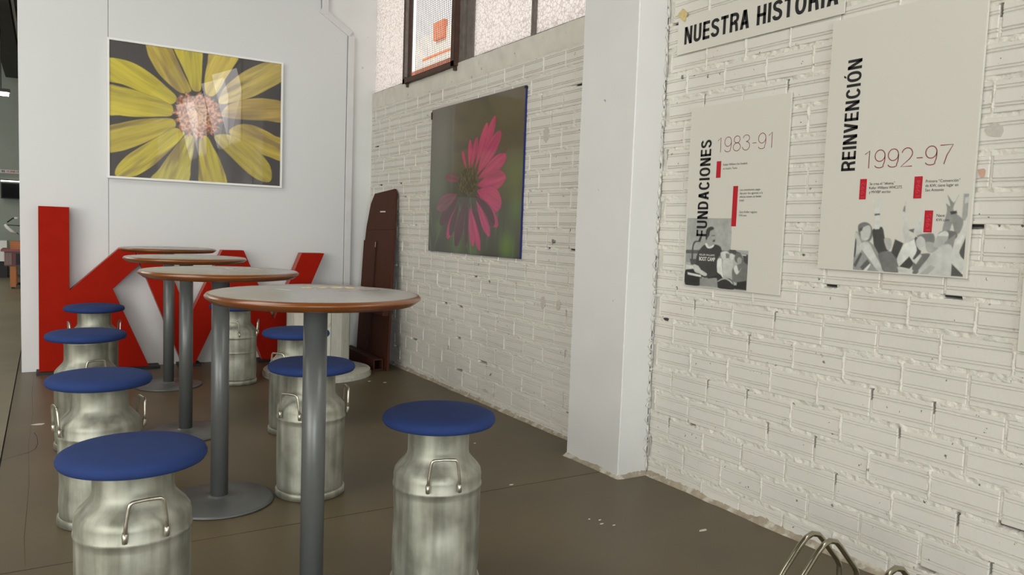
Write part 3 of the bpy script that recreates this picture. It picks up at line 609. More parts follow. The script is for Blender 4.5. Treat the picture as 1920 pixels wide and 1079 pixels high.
rim = .205+.12*fbm(np.cos(th)*9, np.sin(th)*9, 3, 3)
dots = np.clip(vnoise(U*75, V*75, 9)*1.6-.3, 0, 1)
cc = L3(122, 78, 58)*(1-dots[..., None])+L3(206, 152, 122)*dots[..., None]
blend(img, (rim-r_)/.03, cc); inner = np.clip((.12-r_)/.05, 0, 1)*(.15+.75*dots); blend(img, inner, L3(196, 160, 112))
P = np.stack([U-o_.x, np.full(U.shape, -.030), V-o_.z], -1)
link('canvas', grid_mesh('canvas', U, V, P, cols=np.clip(img, 0, 1)), MT['art'], pic)
MB().box(X0+.016-o_.x, X1-.016-o_.x, -.038, -.036, Z0+.016-o_.z, Z1-.016-o_.z).build('glass', MT['pane'], pic)
MB().box(X0+.01-o_.x, X1-.01-o_.x, -.028, -.001, Z0+.01-o_.z, Z1-.01-o_.z).build('backing', MT['black'], pic)
# ---------------------------------------------------------------- pink flower poster on the brick wall
pk = empty('flower_poster', (WX, 5.285, 1.136))
tag(pk, 'glossy poster of a pink daisy on blurred green, blue edged, on the white brick wall', 'poster')
Ya, Yb, Za, Zb = 4.53, 6.04, 1.136, 2.344
MB().box(-.017, -.003, Ya-5.285, Yb-5.285, 0, Zb-Za).build('board', MT['blue_film'], pk)
U, V = np.meshgrid(np.linspace(Ya+.002, Yb-.002, 290), np.linspace(Za+.002, Zb-.002, 232))
tt = np.clip((V-Za)/(Zb-Za), 0, 1)[..., None]; uu = np.clip((Yb-U)/(Yb-Ya), 0, 1)[..., None]
img = L3(44, 50, 32)*(1-tt)+L3(82, 74, 60)*tt
img = img*(1+.9*fbm(U*3, V*3, 15, 4))[..., None]
img = img*(1-.5*uu*tt)+L3(72, 66, 44)*.5*uu*tt
def blob(y, z, r, col, a=.8): blend(img, a*np.exp(-((U-y)**2+(V-z)**2)/(r*r)), L3(*col))
for b in ((4.72, 1.22, .10, (86, 120, 30)), (4.60, 1.50, .10, (84, 110, 40), .6), (4.62, 1.75, .16, (92, 104, 50), .6), (5.5, 1.19, .12, (84, 110, 52), .6), (5.85, 1.35, .07, (84, 110, 60), .5), (5.2, 1.17, .08, (92, 120, 60), .5),
          (5.8, 2.05, .30, (112, 108, 96), .7), (4.66, 2.22, .2, (84, 72, 50), .6), (5.9, 1.7, .2, (96, 108, 86), .5)): blob(*b)
for k in range(26):
    y = Ya+rnd.random()*1.5; z = Za+rnd.random()*.35; a = rnd.random()*1.2-.6
    dd = np.abs((U-y)*math.cos(a)+(V-z)*math.sin(a)); ll = np.abs(-(U-y)*math.sin(a)+(V-z)*math.cos(a))
    blend(img, .35*np.exp(-(dd/.012)**2-(ll/.14)**2), L3(*rnd.choice([(96, 122, 66), (36, 46, 30), (120, 132, 92)])))
pc = ((168, 46, 92), (70, 32, 42), (112, 62, 72), (72, 46, 44))
for i, (by, bz, ty, tz, wd, c) in enumerate(sorted(PINK, key=lambda q: q[5] != 3)):
    dy, dz = ty-by, tz-bz; Ln = math.hypot(dy, dz); dy /= Ln; dz /= Ln
    la = ((U-by)*dy+(V-bz)*dz)/Ln; lb = -(U-by)*dz+(V-bz)*dy
    q = np.clip(la, 0, 1); hw = wd*.5*np.clip(np.sin(PI*np.clip(q, 0, 1)**1.5*.985+.02), 0, 1)**.62
    hw = np.where(q > .985, 0, hw); s = hw-np.abs(lb)
    inside = (la > 0) & (la < 1)
    st = fbm(lb*60, la*2, 100+i, 3); col = L3(*pc[c])*(1+.9*st)[..., None]
    fade = np.clip(.55+.6*(U*0+1)*(1-np.clip((U-5.45)/.5, 0, 1)), .3, 1) if c == 0 else 1.
    blend(img, np.where(inside, s/.004+.5, 0)*(.92 if c < 2 else .6), np.clip(col*(fade[..., None] if c == 0 else 1), 0, 1))
    blend(img, np.where(inside, (1-np.abs(s)/.005)*.5, 0), L3(90, 34, 56))
r_ = np.hypot((U-5.35)/.17, (V-1.706)/.118)
dots = np.clip(vnoise(U*60, V*60, 19)*1.5-.5, 0, 1)
blend(img, (1-r_)/.12, L3(40, 36, 26)*(1-dots[..., None])+L3(98, 84, 52)*dots[..., None])
P = np.stack([np.full(U.shape, -.0178), U-5.285, V-1.136], -1)
link('print', grid_mesh('print', U, V, P, cols=np.clip(img, 0, 1)), MT['gloss_art'], pk)
MB().box(-.022, .0, .745, .762, 1.13, 1.19).build('clip', MT['black'], pk)
MB().box(-.021, .0, -.757, -.742, 1.188, 1.203).build('clip', MT['black'], pk)
# ---------------------------------------------------------------- lettering
dgf = bpy.context.evaluated_depsgraph_get
def text_raw(body, bold=0., shear=0.):
    cu = bpy.data.curves.new('t', 'FONT'); cu.body = body; cu.offset = bold; cu.shear = shear; cu.resolution_u = 4; cu.size = 1
    o = bpy.data.objects.new('t', cu); C.objects.link(o); bpy.context.view_layer.update()
    me = bpy.data.meshes.new_from_object(o.evaluated_get(dgf())); bpy.data.objects.remove(o); bpy.data.curves.remove(cu)
    co = np.empty(len(me.vertices)*3, np.float32); me.vertices.foreach_get('co', co); co = co.reshape(-1, 3)
    return me, co
def put_text(body, m, parent, fn, w_, h_, bold=0., name='lettering', base_fit=None):
    """fn(a,b) -> local position, a runs 0..w_, b runs 0..h_ ; base_fit: h_ is the cap height, descenders hang below"""
    me, co = text_raw(body, bold)
    x0, x1 = co[:, 0].min(), co[:, 0].max(); y0, y1 = co[:, 1].min(), co[:, 1].max()
    if base_fit: y0 = 0.; y1 = base_fit
    a = (co[:, 0]-x0)/(x1-x0)*w_; b = (co[:, 1]-y0)/(y1-y0)*h_
    q = np.array([fn(s, t) for s, t in zip(a, b)], np.float32)
    me.vertices.foreach_set('co', q.reshape(-1)); me.name = name; me.update()
    return link(name, me, m, parent)
def board(name, y0, y1, z0, z1, label, th=.010, cat='poster'):
    e = empty(name, (WX-.004, (y0+y1)/2, z0)); tag(e, label, cat)
    oy = (y0+y1)/2
    MB().box(-th, 0, y0-oy, y1-oy, 0, z1-z0).build('board', MT['cream'], e, bevel=.001)
    return e, oy, z0, -th
def hfn(oy, oz, fx, y, z, lift=.0006): return lambda a, b: (fx-lift, y-a-oy, z+b-oz)
def vfn(oy, oz, fx, y, z, lift=.0006): return lambda a, b: (fx-lift, y+b-oy, z+a-oz)
def rect(name, parent, oy, oz, fx, y0, y1, z0, z1, m, lift=.0005):
    return link(name, mesh(name, [(fx-lift, y0-oy, z0-oz), (fx-lift, y1-oy, z0-oz), (fx-lift, y1-oy, z1-oz), (fx-lift, y0-oy, z1-oz)], [(0, 3, 2, 1)]), m, parent)
def arc(cx, cy, rx, ry, a0, a1, n=22): return [(cx+rx*math.cos(math.radians(a0+(a1-a0)*i/n)), cy+ry*math.sin(math.radians(a0+(a1-a0)*i/n))) for i in range(n+1)]
GL = {'1': [[(.12, .80), (.5, 1), (.5, 0)]],
      '9': [arc(.5, .68, .42, .32, 0, 360), arc(.5, .68, .42, .32, 0, -4)+[(.93, .5), (.9, .3), (.8, .12)]+arc(.5, .17, .40, .17, -30, -170, 10)],
      '8': [arc(.5, .77, .37, .23, 0, 360), arc(.5, .27, .44, .27, 0, 360)],
      '3': [arc(.5, .78, .38, .22, 170, -90, 16)+arc(.5, .28, .44, .28, 90, -170, 18)],
      '2': [arc(.5, .70, .42, .30, 170, -20, 16)+[(.75, .42), (.05, 0), (.95, 0)]],
      '7': [[(.03, 1), (.97, 1), (.55, .45), (.38, 0)]],
      '-': [[(.15, .42), (.62, .42)]]}
def hair_digits(s, parent, oy, oz, fx, y, z, w_, h_, th=.0030):
    v = []; f = []; adv = {'-': .75, '1': .92}; tot = sum(adv.get(c, 1.12) for c in s); x = 0
    for c in s:
        for line in GL[c]:
            b0 = len(v)
            for i, p in enumerate(line):
                a = line[max(0, i-1)]; b = line[min(len(line)-1, i+1)]
                k = w_/tot; d = Vector(((b[0]-a[0])*k, (b[1]-a[1])*h_)); d = d.normalized() if d.length > 0 else Vector((1, 0))
                px_, pz_ = (x+p[0])*k, p[1]*h_
                for sg in (1, -1): v.append((fx-.0007, y-(px_-sg*d.y*th/2)-oy, z+(pz_+sg*d.x*th/2)-oz))
            for i in range(len(line)-1): f.append((b0+2*i, b0+2*i+1, b0+2*i+3, b0+2*i+2))
        x += adv.get(c, 1.12)
    return link('years', mesh('years', v, f), MT['maroon_ink'], parent)
def photo(parent, oy, oz, fx, y0, y1, z0, z1, nu, nv, shapes, bgc, seed, clip=None, keep=False):
    U, V = np.meshgrid(np.linspace(y0, y1, nu), np.linspace(z0, z1, nv)); img = np.ones(U.shape+(3,))*np.array(bgc); cov = np.zeros(U.shape)
    for p, g_ in shapes:
        s = sdist(U, V, spline(p, 3) if len(p) > 4 else np.array(p)); a = s/.0042+.5
        c = L3(g_*.985, g_, g_*.97)*(1+.35*fbm(U*60, V*60, seed+g_, 2)+.5*fbm(U*14, V*14, seed+g_+1, 2))[..., None]
        blend(img, a, np.clip(c, 0, 1)); cov = np.maximum(cov, a)
    mk = None
    uc = (U[:-1, :-1]+U[1:, 1:])/2; vc = (V[:-1, :-1]+V[1:, 1:])/2
    if clip is not None: mk = sdist(uc, vc, clip) > 0
    if keep: mk = np.maximum.reduce([cov[:-1, :-1], cov[1:, 1:], cov[1:, :-1], cov[:-1, 1:]]) > .01
    P = np.stack([np.full(U.shape, fx-.0004), U-oy, V-oz], -1)
    return link('photograph', grid_mesh('photograph', U, V, P, mask=mk, cols=img), MT['photo'], parent)
def rc(x0, y0, x1, y1): return ('P', [(x0, y0), (x1, y0), (x1, y1), (x0, y1)])
def glyph(c, t):
    """plain grotesque capitals, cap height 1: filled polygons 'P' and strokes 'S'"""
    h = t/2; cx = lambda l: ('S', l)
    def ell(a0, a1, x, y, rx, ry, n=18):
        o = []
        for i in range(n+1):
            a = math.radians(a0+(a1-a0)*i/n); ca, sa = math.cos(a), math.sin(a)
            o.append((x+rx*math.copysign(abs(ca)**.86, ca), y+ry*math.copysign(abs(sa)**.86, sa)))
        return o
    if c == 'N': return .62, [rc(0, 0, t, 1), rc(.62-t, 0, .62, 1), ('P', [(0, 1), (t*1.12, 1), (.62, 0), (.62-t*1.12, 0)])]
    if c == 'U': return .60, [cx([(h, 1), (h, .32)]+ell(180, 360, .30, .32, .30-h, .32-h*.9)+[(.60-h, 1)])]
    if c == 'E': return .53, [rc(0, 0, t, 1), rc(0, 0, .53, t*.9), rc(0, 1-t*.9, .52, 1), rc(0, .5-t*.4, .49, .5+t*.45)]
    if c == 'F': return .49, [rc(0, 0, t, 1), rc(0, 1-t*.9, .49, 1), rc(0, .48-t*.4, .44, .48+t*.45)]
    if c == 'S': return .58, [cx(ell(12, 180, .29, .735, .21, .265-h*.9, 12)+[(.115, .62), (.22, .555), (.36, .49), (.46, .41)]+ell(15, -175, .285, .285, .215, .285-h*.9, 14))]
    if c == 'T': return .54, [rc(.27-h, 0, .27+h, 1), rc(0, 1-t*.9, .54, 1)]
    if c == 'R': return .60, [rc(0, 0, t, 1), cx([(h, 1-h*.9), (.33, 1-h*.9)]+ell(88, -88, .33, .72, .21, .28-h*.9, 12)+[(.30, .455), (h, .455)]), cx([(.34, .46), (.46, .40), (.49, .2), (.515, 0)])]
    if c == 'A': return .64, [('P', [(0, 0), (t*1.08, 0), (.32+t*.55, 1), (.32-t*.62, 1)]), ('P', [(.64, 0), (.64-t*1.08, 0), (.32-t*.55, 1), (.32+t*.62, 1)]), rc(.14, .22, .50, .22+t*.85)]
    if c == 'V': return .62, [('P', [(0, 1), (t*1.08, 1), (.31+t*.55, 0), (.31-t*.6, 0)]), ('P', [(.62, 1), (.62-t*1.08, 1), (.31-t*.55, 0), (.31+t*.6, 0)])]
    if c == 'H': return .60, [rc(0, 0, t, 1), rc(.6-t, 0, .6, 1), rc(0, .5-t*.42, .6, .5+t*.42)]
    if c == 'I': return t, [rc(0, 0, t, 1)]
    if c in 'OÓ':
        r = [cx(ell(0, 360, .335, .5, .335-h, .515-h*.9, 30))]
        if c == 'Ó': r.append(('P', [(.28, 1.07), (.39, 1.07), (.50, 1.24), (.36, 1.24)]))
        return .67, r
    if c == 'D': return .62, [rc(0, 0, t, 1), cx([(h, 1-h*.9), (.27, 1-h*.9)]+ell(88, -88, .27, .5, .35-h, .5-h*.9, 18)+[(.27, h*.9), (h, h*.9)])]
    if c == 'C': return .62, [cx(ell(32, 328, .325, .5, .325-h, .515-h*.9, 26))]
    return .26, []
def capitals(s, m, parent, fn, w_, h_, t=.15, gap=.12):
    v = []; f = []; x = 0.; items = []
    for c in s:
        gw, prim = glyph(c, t); items.append((x, prim)); x += gw+gap
    tot = x-gap; ar = (w_/tot)/h_                        # unit box is stretched to w_ x h_
    for x0, prim in items:
        for kind, l in prim:
            if kind == 'P':
                b = len(v); v += [((x0+p[0])*w_/tot, p[1]*h_) for p in l]; f.append(tuple(range(b, b+len(l))))
            else:
                q = [l[0]]
                for p in l[1:]:
                    if math.hypot(p[0]-q[-1][0], p[1]-q[-1][1]) > .004: q.append(p)
                b = len(v); closed = math.hypot(q[0][0]-q[-1][0], q[0][1]-q[-1][1]) < .02
                for i, p in enumerate(q):
                    a = q[i-1] if i else (q[-2] if closed else p); e_ = q[i+1] if i < len(q)-1 else (q[1] if closed else p)
                    d = Vector((e_[0]-a[0], e_[1]-a[1])).normalized()
                    for sg in (1, -1): v.append(((x0+p[0]-sg*d.y*t/2)*w_/tot, (p[1]+sg*d.x*t/2*.92)*h_))
                for i in range(len(q)-1): f.append((b+2*i, b+2*i+1, b+2*i+3, b+2*i+2))
    return link('lettering', mesh('lettering', [fn(a, b) for a, b in v], f), m, parent)
# title strip
e, oy, oz, fx = board('title_sign', 2.061, 3.052, 2.288, 2.474, 'long cream sign reading NUESTRA HISTORIA in black capitals, above the smaller poster', .006, 'sign')
capitals('NUESTRA HISTORIA', MT['ink'], e, hfn(oy, oz, fx, 3.001, 2.334), .909, .090, .195)
tp = MB().prism([(3.058, 2.499), (3.022, 2.526), (2.985, 2.492), (2.995, 2.470), (2.999, 2.452), (3.010, 2.455), (3.030, 2.472)], 'x', -.0035, .0)
tpe = tp.build('tape_scrap', MT['tape'], None, (WX-.0105, 0, 0)); tag(tpe, 'torn yellowed tape scrap at the upper left corner of the title sign', 'tape')
# smaller poster
e, oy, oz, fx = board('timeline_poster', 2.298, 2.917, 1.080, 1.995, 'cream poster FUNDACIONES 1983-91 with a photograph of a pointing man, left of two')
photo(e, oy, oz, fx, 2.489, 2.904, 1.083, 1.431, 150, 126, PH1, L3(170, 172, 166), 5, clip=[(2.904, 1.431), (2.603, 1.431), (2.600, 1.279), (2.489, 1.278), (2.489, 1.084), (2.904, 1.084)])
capitals('FUNDACIONES', MT['ink'], e, vfn(oy, oz, fx, 2.764, 1.339, .0012), .485, .071, .18)
hair_digits('1983-91', e, oy, oz, fx, 2.728, 1.756, .358, .072)
rect('red_bar', e, oy, oz, fx, 2.693, 2.723, 1.631, 1.713, MT['red_ink']); rect('red_bar', e, oy, oz, fx, 2.576, 2.606, 1.392, 1.587, MT['red_ink'], .0009)
def small(lines, e, oy, oz, fx, y, z, wds, h_, lead):
    for i, (t, w_) in enumerate(zip(lines, wds)):
        put_text(t, MT['ink'], e, hfn(oy, oz, fx, y, z-i*lead, .0009), w_, h_, -.0, 'caption', base_fit=.73)
small(['Keller Williams fue fundada', 'en Austin, Texas'], e, oy, oz, fx, 2.679, 1.689, (.152, .090), .0105, .019)
small(['Las comisiones paga-', 'das por los agentes a la', 'oficina tienen un límite', '(cap)'], e, oy, oz, fx, 2.563, 1.563, (.124, .138, .130, .028), .0105, .0165)
small(['Gary Keller registra', 'KW.com'], e, oy, oz, fx, 2.560, 1.457, (.108, .046), .0105, .0165)
put_text('BOOT CAMP', MT['board_edge'], e, hfn(oy, oz, fx, 2.806, 1.215, .0014), .108, .020, .02, 'shirt_lettering')
put_text('KELLER WILLIAMS', MT['board_edge'], e, hfn(oy, oz, fx, 2.806, 1.241, .0014), .104, .009, .0, 'shirt_lettering')
# larger poster
e, oy, oz, fx = board('timeline_poster', 1.479, 2.106, 1.217, 2.263, 'tall cream poster REINVENCIÓN 1992-97 with a photograph of raised hands, right of two', .012)
photo(e, oy, oz, fx, 1.492, 1.935, 1.222, 1.532, 200, 140, PH2, CREAM, 9, keep=True)
capitals('REINVENCIÓN', MT['ink'], e, vfn(oy, oz, fx, 1.957, 1.630), .457, .064, .18)
hair_digits('1992-97', e, oy, oz, fx, 1.921, 1.636, .366, .071, .0036)
for (a, b, c, d, t) in ((1.899, 1.929, 1.511, 1.594, '1992'), (1.668, 1.700, 1.511, 1.595, '1994'), (1.618, 1.650, 1.382, 1.465, '1995')):
    rect('red_bar', e, oy, oz, fx, a, b, c, d, MT['red_ink'], .0009)
    put_text(t, MT['dark_red_ink'], e, vfn(oy, oz, fx, a+.006, c+.008, .0013), .062, .017, -.012, 'bar_years')
small(['Se crea el “idioma”', 'Keller Williams WI4C2TS', 'y MVVBP escrito'], e, oy, oz, fx, 1.886, 1.568, (.108, .138, .092), .0115, .0165)
small(['Primera “Convención”', 'de KW, tiene lugar en', 'San Antonio'], e, oy, oz, fx, 1.655, 1.570, (.128, .122, .070), .0115, .0165)
small(['Nace', 'KW.com'], e, oy, oz, fx, 1.604, 1.441, (.030, .048), .0115, .0165)
# third board, cut by the right edge of the view
e, oy, oz, fx = board('blank_poster', .66, 1.291, .981, 1.95, 'cream board at the right edge, only its left side in view', .012)
# ================================================================ milk can stools
def can_parts(extra=False):
    pr = [(.0, .034), (.159, .034), (.159, .05), (.162, .09), (.162, .380), (.1655, .384), (.1655, .392), (.1625, .397), (.1632, .425), (.1600, .443), (.150, .458), (.131, .478), (.118, .494), (.1135, .512), (.1130, .600), (.1175, .605), (.1175, .612), (.0, .612)]
    if extra: pr = pr[:4]+[(.162, .262), (.1645, .266), (.162, .270)]+pr[4:]
    return pr
def make_can(extra=False, ang=(0, 180), dz=0., tilt=0., dent=0):
    root = empty('milk_can_stool', (0, 0, 0))
    body = MB().lathe(can_parts(extra), 64).build('can_body', MT['alu'], root)
    r = random.Random(dent+5)
    if dent:                                            # dents and slight lack of roundness
        ds = [(r.random()*6.28, .1+.25*r.random(), .004+.006*r.random(), .04+.03*r.random()) for _ in range(4)]
        bm = bmesh.new(); bm.from_mesh(body.data)
        bmesh.ops.subdivide_edges(bm, edges=[e for e in bm.edges if abs(e.verts[0].co.z-e.verts[1].co.z) > .1], cuts=14)
        for v in bm.verts:
            a = math.atan2(v.co.y, v.co.x); rr = math.hypot(v.co.x, v.co.y)
            if rr < .1: continue
            k = 1+.006*math.sin(2*a+dent)
            for da, dz_, dd, sg in ds:
                q = (a-da+PI) % (2*PI)-PI; k -= dd/rr*math.exp(-((q*rr)**2+(v.co.z-dz_)**2)/sg**2)
            v.co.x *= k; v.co.y *= k
        bm.to_mesh(body.data); bm.free()
        body.data.polygons.foreach_set('use_smooth', [True]*len(body.data.polygons))
    ring = MB().lathe([(.150, 0), (.160, 0), (.1665, .004), (.1675, .028), (.165, .034), (.1595, .037), (.150, .037)], 64)
    ring.build('base_ring', MT['alu'], root)
    hl = MB()
    for k in range(4):
        a = .6+k*PI/2; hl.lathe([(.0, 0), (.005, 0), (.005, .004), (0, .004)], 8, (0, 0, 0))
    for an in ang:
        h = MB(); hw, bw = .056, .046; z0, z1 = .416, .522
        pts = [(-hw, .167, z0), (-hw+.002, .169, z0+.04), (-bw-.001, .172, z1-.016), (-bw+.002, .173, z1-.006), (-bw+.008, .173, z1-.001), (-bw+.016, .173, z1), (0, .172, z1+.001),
               (bw-.016, .173, z1), (bw-.008, .173, z1-.001), (bw-.002, .173, z1-.006), (bw+.001, .172, z1-.016), (hw-.002, .169, z0+.04), (hw, .167, z0)]
        h.tube(pts, .0056, 10)
        for s in (-1, 1):
            h.tube([(s*hw, .160, z0+.016), (s*hw, .167, z0+.012), (s*hw, .166, z0-.012), (s*hw, .160, z0-.014)], [.006, .0085, .008, .005], 8)
        ho = h.build('handle', MT['alu_wire'], root); ho.rotation_euler.z = math.radians(an)
    s = MB().lathe([(0, 0), (.190, 0), (.202, .004), (.2085, .014), (.2085, .022), (.203, .033), (.188, .041), (.15, .0475), (.09, .051), (0, .053)], 72)
    so_ = s.build('seat', MT['fabric'], root, (0, 0, .612+dz)); so_.rotation_euler = (tilt, tilt*.4, 0)
    MB().lathe([(0, -.004), (.17, -.004), (.17, .001), (0, .001)], 48).build('seat_board', MT['under'], so_)
    return root
def face(x, y, off):
    """handle angle (deg about z) so that the handle sits off degrees right of the line of sight"""
    return math.degrees(math.atan2(-y, -x))-90-off*-1
G = 'milk can stools with blue round seats around the tall tables'
for (x, y, offs, dz, ti, ex, dn, lab) in (
    (.220, 2.516, (11, 191), -.020, .0, False, 3, 'milk can stool with blue seat at the bottom left, nearest of the left row'),
    (.191, 3.713, (-76, 104), -.012, .0, False, 5, 'second milk can stool of the left row, handles on both sides of the can'),
    (.188, 4.948, (16, 196), .012, .0, False, 0, 'third milk can stool of the left row, a handle facing the front'),
    (.306, 6.604, (-82, 98), -.008, .0, False, 2, 'farthest milk can stool of the left row, in front of the red letter K'),
    (1.235, 2.488, (8, 188), 0, .0, False, 7, 'milk can stool standing alone in front at right, right of the nearest table'),
    (1.108, 3.652, (-36, 100), 0, .0, False, 9, 'milk can stool partly behind the pole of the nearest table'),
    (1.352, 4.804, (-38, 142), 0, .0, False, 0, 'milk can stool behind the nearest table, between two other cans of the right row'),
    (1.321, 6.453, (-10, 84), 0, .0, True, 4, 'farthest right-row milk can stool, can with an extra ring, by the red W')):
    r = make_can(ex, [face(x, y, o) for o in offs], dz, ti, dn)
    r.location = (x, y, 0); tag(r, lab, 'stool', G)
# ================================================================ tall round tables
def make_table():
    t = empty('bar_table')
    MB().lathe([(0, 1.094), (.336, 1.094), (.336, 1.0995), (.334, 1.1), (0, 1.1)], 96).build('table_top', MT['laminate'], t)
    MB().lathe([(.3362, 1.0995), (.3375, 1.1003), (.343, 1.0985), (.3495, 1.0915), (.3505, 1.0895), (.3485, 1.085), (.327, 1.0685), (.322, 1.068), (0, 1.068), (0, 1.0935), (.3358, 1.0935)], 96).build('edge_band', MT['edge'], t)
    MB().lathe([(.0, .012), (.0395, .012), (.0395, 1.0675), (.0, 1.0675)], 40).build('pole', MT['steel_paint'], t)
    MB().lathe([(0, 1.058), (.10, 1.058), (.10, 1.0675), (0, 1.0675)], 32).build('mounting_plate', MT['steel_paint'], t)
    MB().lathe([(0, 0), (.243, 0), (.249, .004), (.248, .009), (.235, .014), (.12, .021), (.055, .024), (.044, .030), (.0396, .034), (0, .034)], 80).build('base_plate', MT['steel_paint'], t)
    return t
def top_patch(t, pts, m, name='colour_patch'):  # flat irregular patch of colour laid on a table top
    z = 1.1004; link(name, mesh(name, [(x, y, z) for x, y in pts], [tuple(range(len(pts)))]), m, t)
MT['yellow_patch'] = mat('yellow_patch', rgb(226, 196, 128), .3, var=.35, vscale=60)
MT['pink_patch'] = mat('pink_patch', rgb(206, 140, 146), .3, var=.2, vscale=50)
MT['pale_patch'] = mat('pale_patch', rgb(196, 196, 196), .25)
MT['dark_patch'] = mat('dark_patch', rgb(126, 122, 122), .3, var=.3, vscale=40)
for i, (x, y, lab) in enumerate(((.768, 2.50, 'nearest tall round table, grey top with brown edge and several coloured patches'),
                  (.688, 3.703, 'second tall round table from the front, its round grey base plate in full view'),
                  (.729, 5.01, 'third tall round table from the front, third highest brown edged top'),
                  (.820, 6.52, 'farthest tall round table, in front of the red letters'))):
    t = make_table(); t.location = (x, y, 0); tag(t, lab, 'table', 'tall round tables in a row')
    def blobs(cx, cy, w_, h_, ang, n=9, seed=1):
        r = random.Random(seed); return [(cx+math.cos(ang)*w_*math.cos(a)*(1-.2*r.random())-math.sin(ang)*h_*math.sin(a), cy+math.sin(ang)*w_*math.cos(a)+math.cos(ang)*h_*math.sin(a)*(1-.2*r.random())) for a in [2*PI*k/n for k in range(n)]]
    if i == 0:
        for k, (dx, dy, ww) in enumerate(((.03, .20, .028), (.085, .196, .026), (.135, .19, .03), (.18, .182, .022))): top_patch(t, blobs(dx, dy, ww, .026+.004*k, -.1, seed=k), MT['yellow_patch'])
        top_patch(t, blobs(.135, .045, .05, .012, -.35), MT['pink_patch']); top_patch(t, blobs(-.075, .13, .045, .012, -1.1), MT['pale_patch'])
        top_patch(t, blobs(.225, .09, .05, .035, .5), MT['dark_patch'])
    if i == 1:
        for k, (dx, dy, ww) in enumerate(((.06, .125, .03), (.12, .10, .03), (.18, .06, .03))): top_patch(t, blobs(dx, dy, ww, .022, -.5, seed=k), MT['yellow_patch'])
        top_patch(t, blobs(-.06, .1, .06, .012, -.4), MT['pale_patch'])
# ================================================================ red letters K and W
def letter(name, poly, label, bases):
    x0 = min(p[0] for p in poly); e = empty(name, (x0, 7.39, 0)); tag(e, label, 'letter', 'large red letters leaning by the partition')
    P = [(a-x0, b) for a, b in poly]
    g = MB().prism(P, 'y', -.062, .06, 0, 1)
    bm_o = g.build('letter_body', [MT['red'], MT['red_side']], e, bevel=.0015)
    for a, b in bases: MB().box(a-x0, b-x0, -.10, .075, 0, .022).build('base_plate', MT['black'], e)
    return e
letter('letter_sculpture', [(-.065, .022), (.140, .022), (.152, .30), (.46, .022), (.762, .022), (.480, .71), (.688, .925), (.640, 1.062), (.535, 1.066), (.158, .70), (.160, 1.396), (-.060, 1.396)],
       'tall red letter K, its stem twice as high as its arm, by the white partition', [(-.085, .17), (.44, .85)])
letter('letter_sculpture', [(1.037, .022), (1.145, .022), (1.462, .73), (1.744, .022), (1.90, .022), (2.327, 1.045), (2.105, 1.045), (1.846, .401), (1.562, 1.060), (1.373, 1.060), (1.093, .445), (.862, 1.060), (.646, 1.060), (.694, .93)],
       'red letter W right of the K, behind the tall tables', [(1.00, 1.19), (1.70, 1.95)])
# ================================================================ cable drum standing on end
cd_ = empty('cable_drum', (2.050, 6.59, 0)); tag(cd_, 'white painted wooden cable drum standing on its end in front of the red W', 'cable drum')
def flange(z0, z1, R, parent, name, ang):
    n = 7; wv = 2*R/n
    for k in range(n):
        a = -R+k*wv+.002; b = a+wv-.004; pts = []
        for q in np.linspace(a, b, 7): pts.append((q, math.sqrt(max(0, R*R-q*q))))
        for q in np.linspace(b, a, 7): pts.append((q, -math.sqrt(max(0, R*R-q*q))))
        P = [(p[0]*math.cos(ang)-p[1]*math.sin(ang), p[0]*math.sin(ang)+p[1]*math.cos(ang)) for p in pts]
        cl = [P[0]]
        for p in P[1:]:
            if math.hypot(p[0]-cl[-1][0], p[1]-cl[-1][1]) > 1e-4: cl.append(p)
        if math.hypot(cl[0][0]-cl[-1][0], cl[0][1]-cl[-1][1]) < 1e-4: cl.pop()
        MB().prism(cl, 'z', z0, z1).build(name, MT['whitewood'], parent)
flange(0, .022, .47, cd_, 'lower_board', .5); flange(.023, .050, .462, cd_, 'upper_board', .5+PI/2)
for k in range(15):
    a = 2*PI*k/15; R = .262; c = Vector((R*math.cos(a), R*math.sin(a))); t = Vector((-math.sin(a), math.cos(a))); nn = Vector((math.cos(a), math.sin(a)))
    hw = .053; P = [c-t*hw-nn*.012, c+t*hw-nn*.012, c+t*hw+nn*.008, c-t*hw+nn*.008]
    MB().prism([tuple(p) for p in P], 'z', .051, .718).build('stave', MT['whitewood'], cd_, bevel=.002)
flange(.719, .743, .462, cd_, 'upper_board', .5); flange(.744, .766, .47, cd_, 'lower_board', .5+PI/2)
# ================================================================ dark board leaning in the corner
lb = empty('leaning_board', (2.655, 6.86, 0)); tag(lb, 'tall dark brown wooden board with cut corners leaning in the brick corner', 'board')
ax = math.atan2(.165, 1.68)
S = lambda y, z: (y, z)
rot = Matrix.Rotation(ax, 4, 'Y')
def lean(o):
    for v in o.data.vertices: v.co = rot @ v.co
    return o
out = [(-.40, .0), (.42, .0), (.575, 1.19), (.545, 1.19), (.545, 1.33), (.50, 1.56), (.42, 1.665), (-.08, 1.70), (-.125, 1.65), (-.16, 1.42)]
lean(MB().prism(out, 'x', 0, .022).build('panel', MT['wood'], lb, bevel=.003))
lean(MB().prism([(-.20, 1.31), (.54, 1.29), (.54, 1.297), (-.20, 1.317)], 'x', -.002, 0).build('seam', MT['wood_dk'], lb))
lean(MB().prism([(.06, .12), (.082, .12), (.225, 1.19), (.203, 1.19)], 'x', -.010, 0).build('rail', MT['wood_dk'], lb))
lean(MB().box(-.065, 0, -.30, .42, .50, .555).build('cross_bar', MT['wood'], lb, bevel=.003))
bar = MB(); x0, x1, y0, y1, z0, z1 = -.098, -.004, -.32, .55, .0, .105; q = .012
for a in ((x0, x1, z0, z0+q), (x0, x1, z1-q, z1), (x0, x0+q, z0+q, z1-q), (x1-q, x1, z0+q, z1-q)): bar.box(a[0], a[1], y0, y1, a[2], a[3])
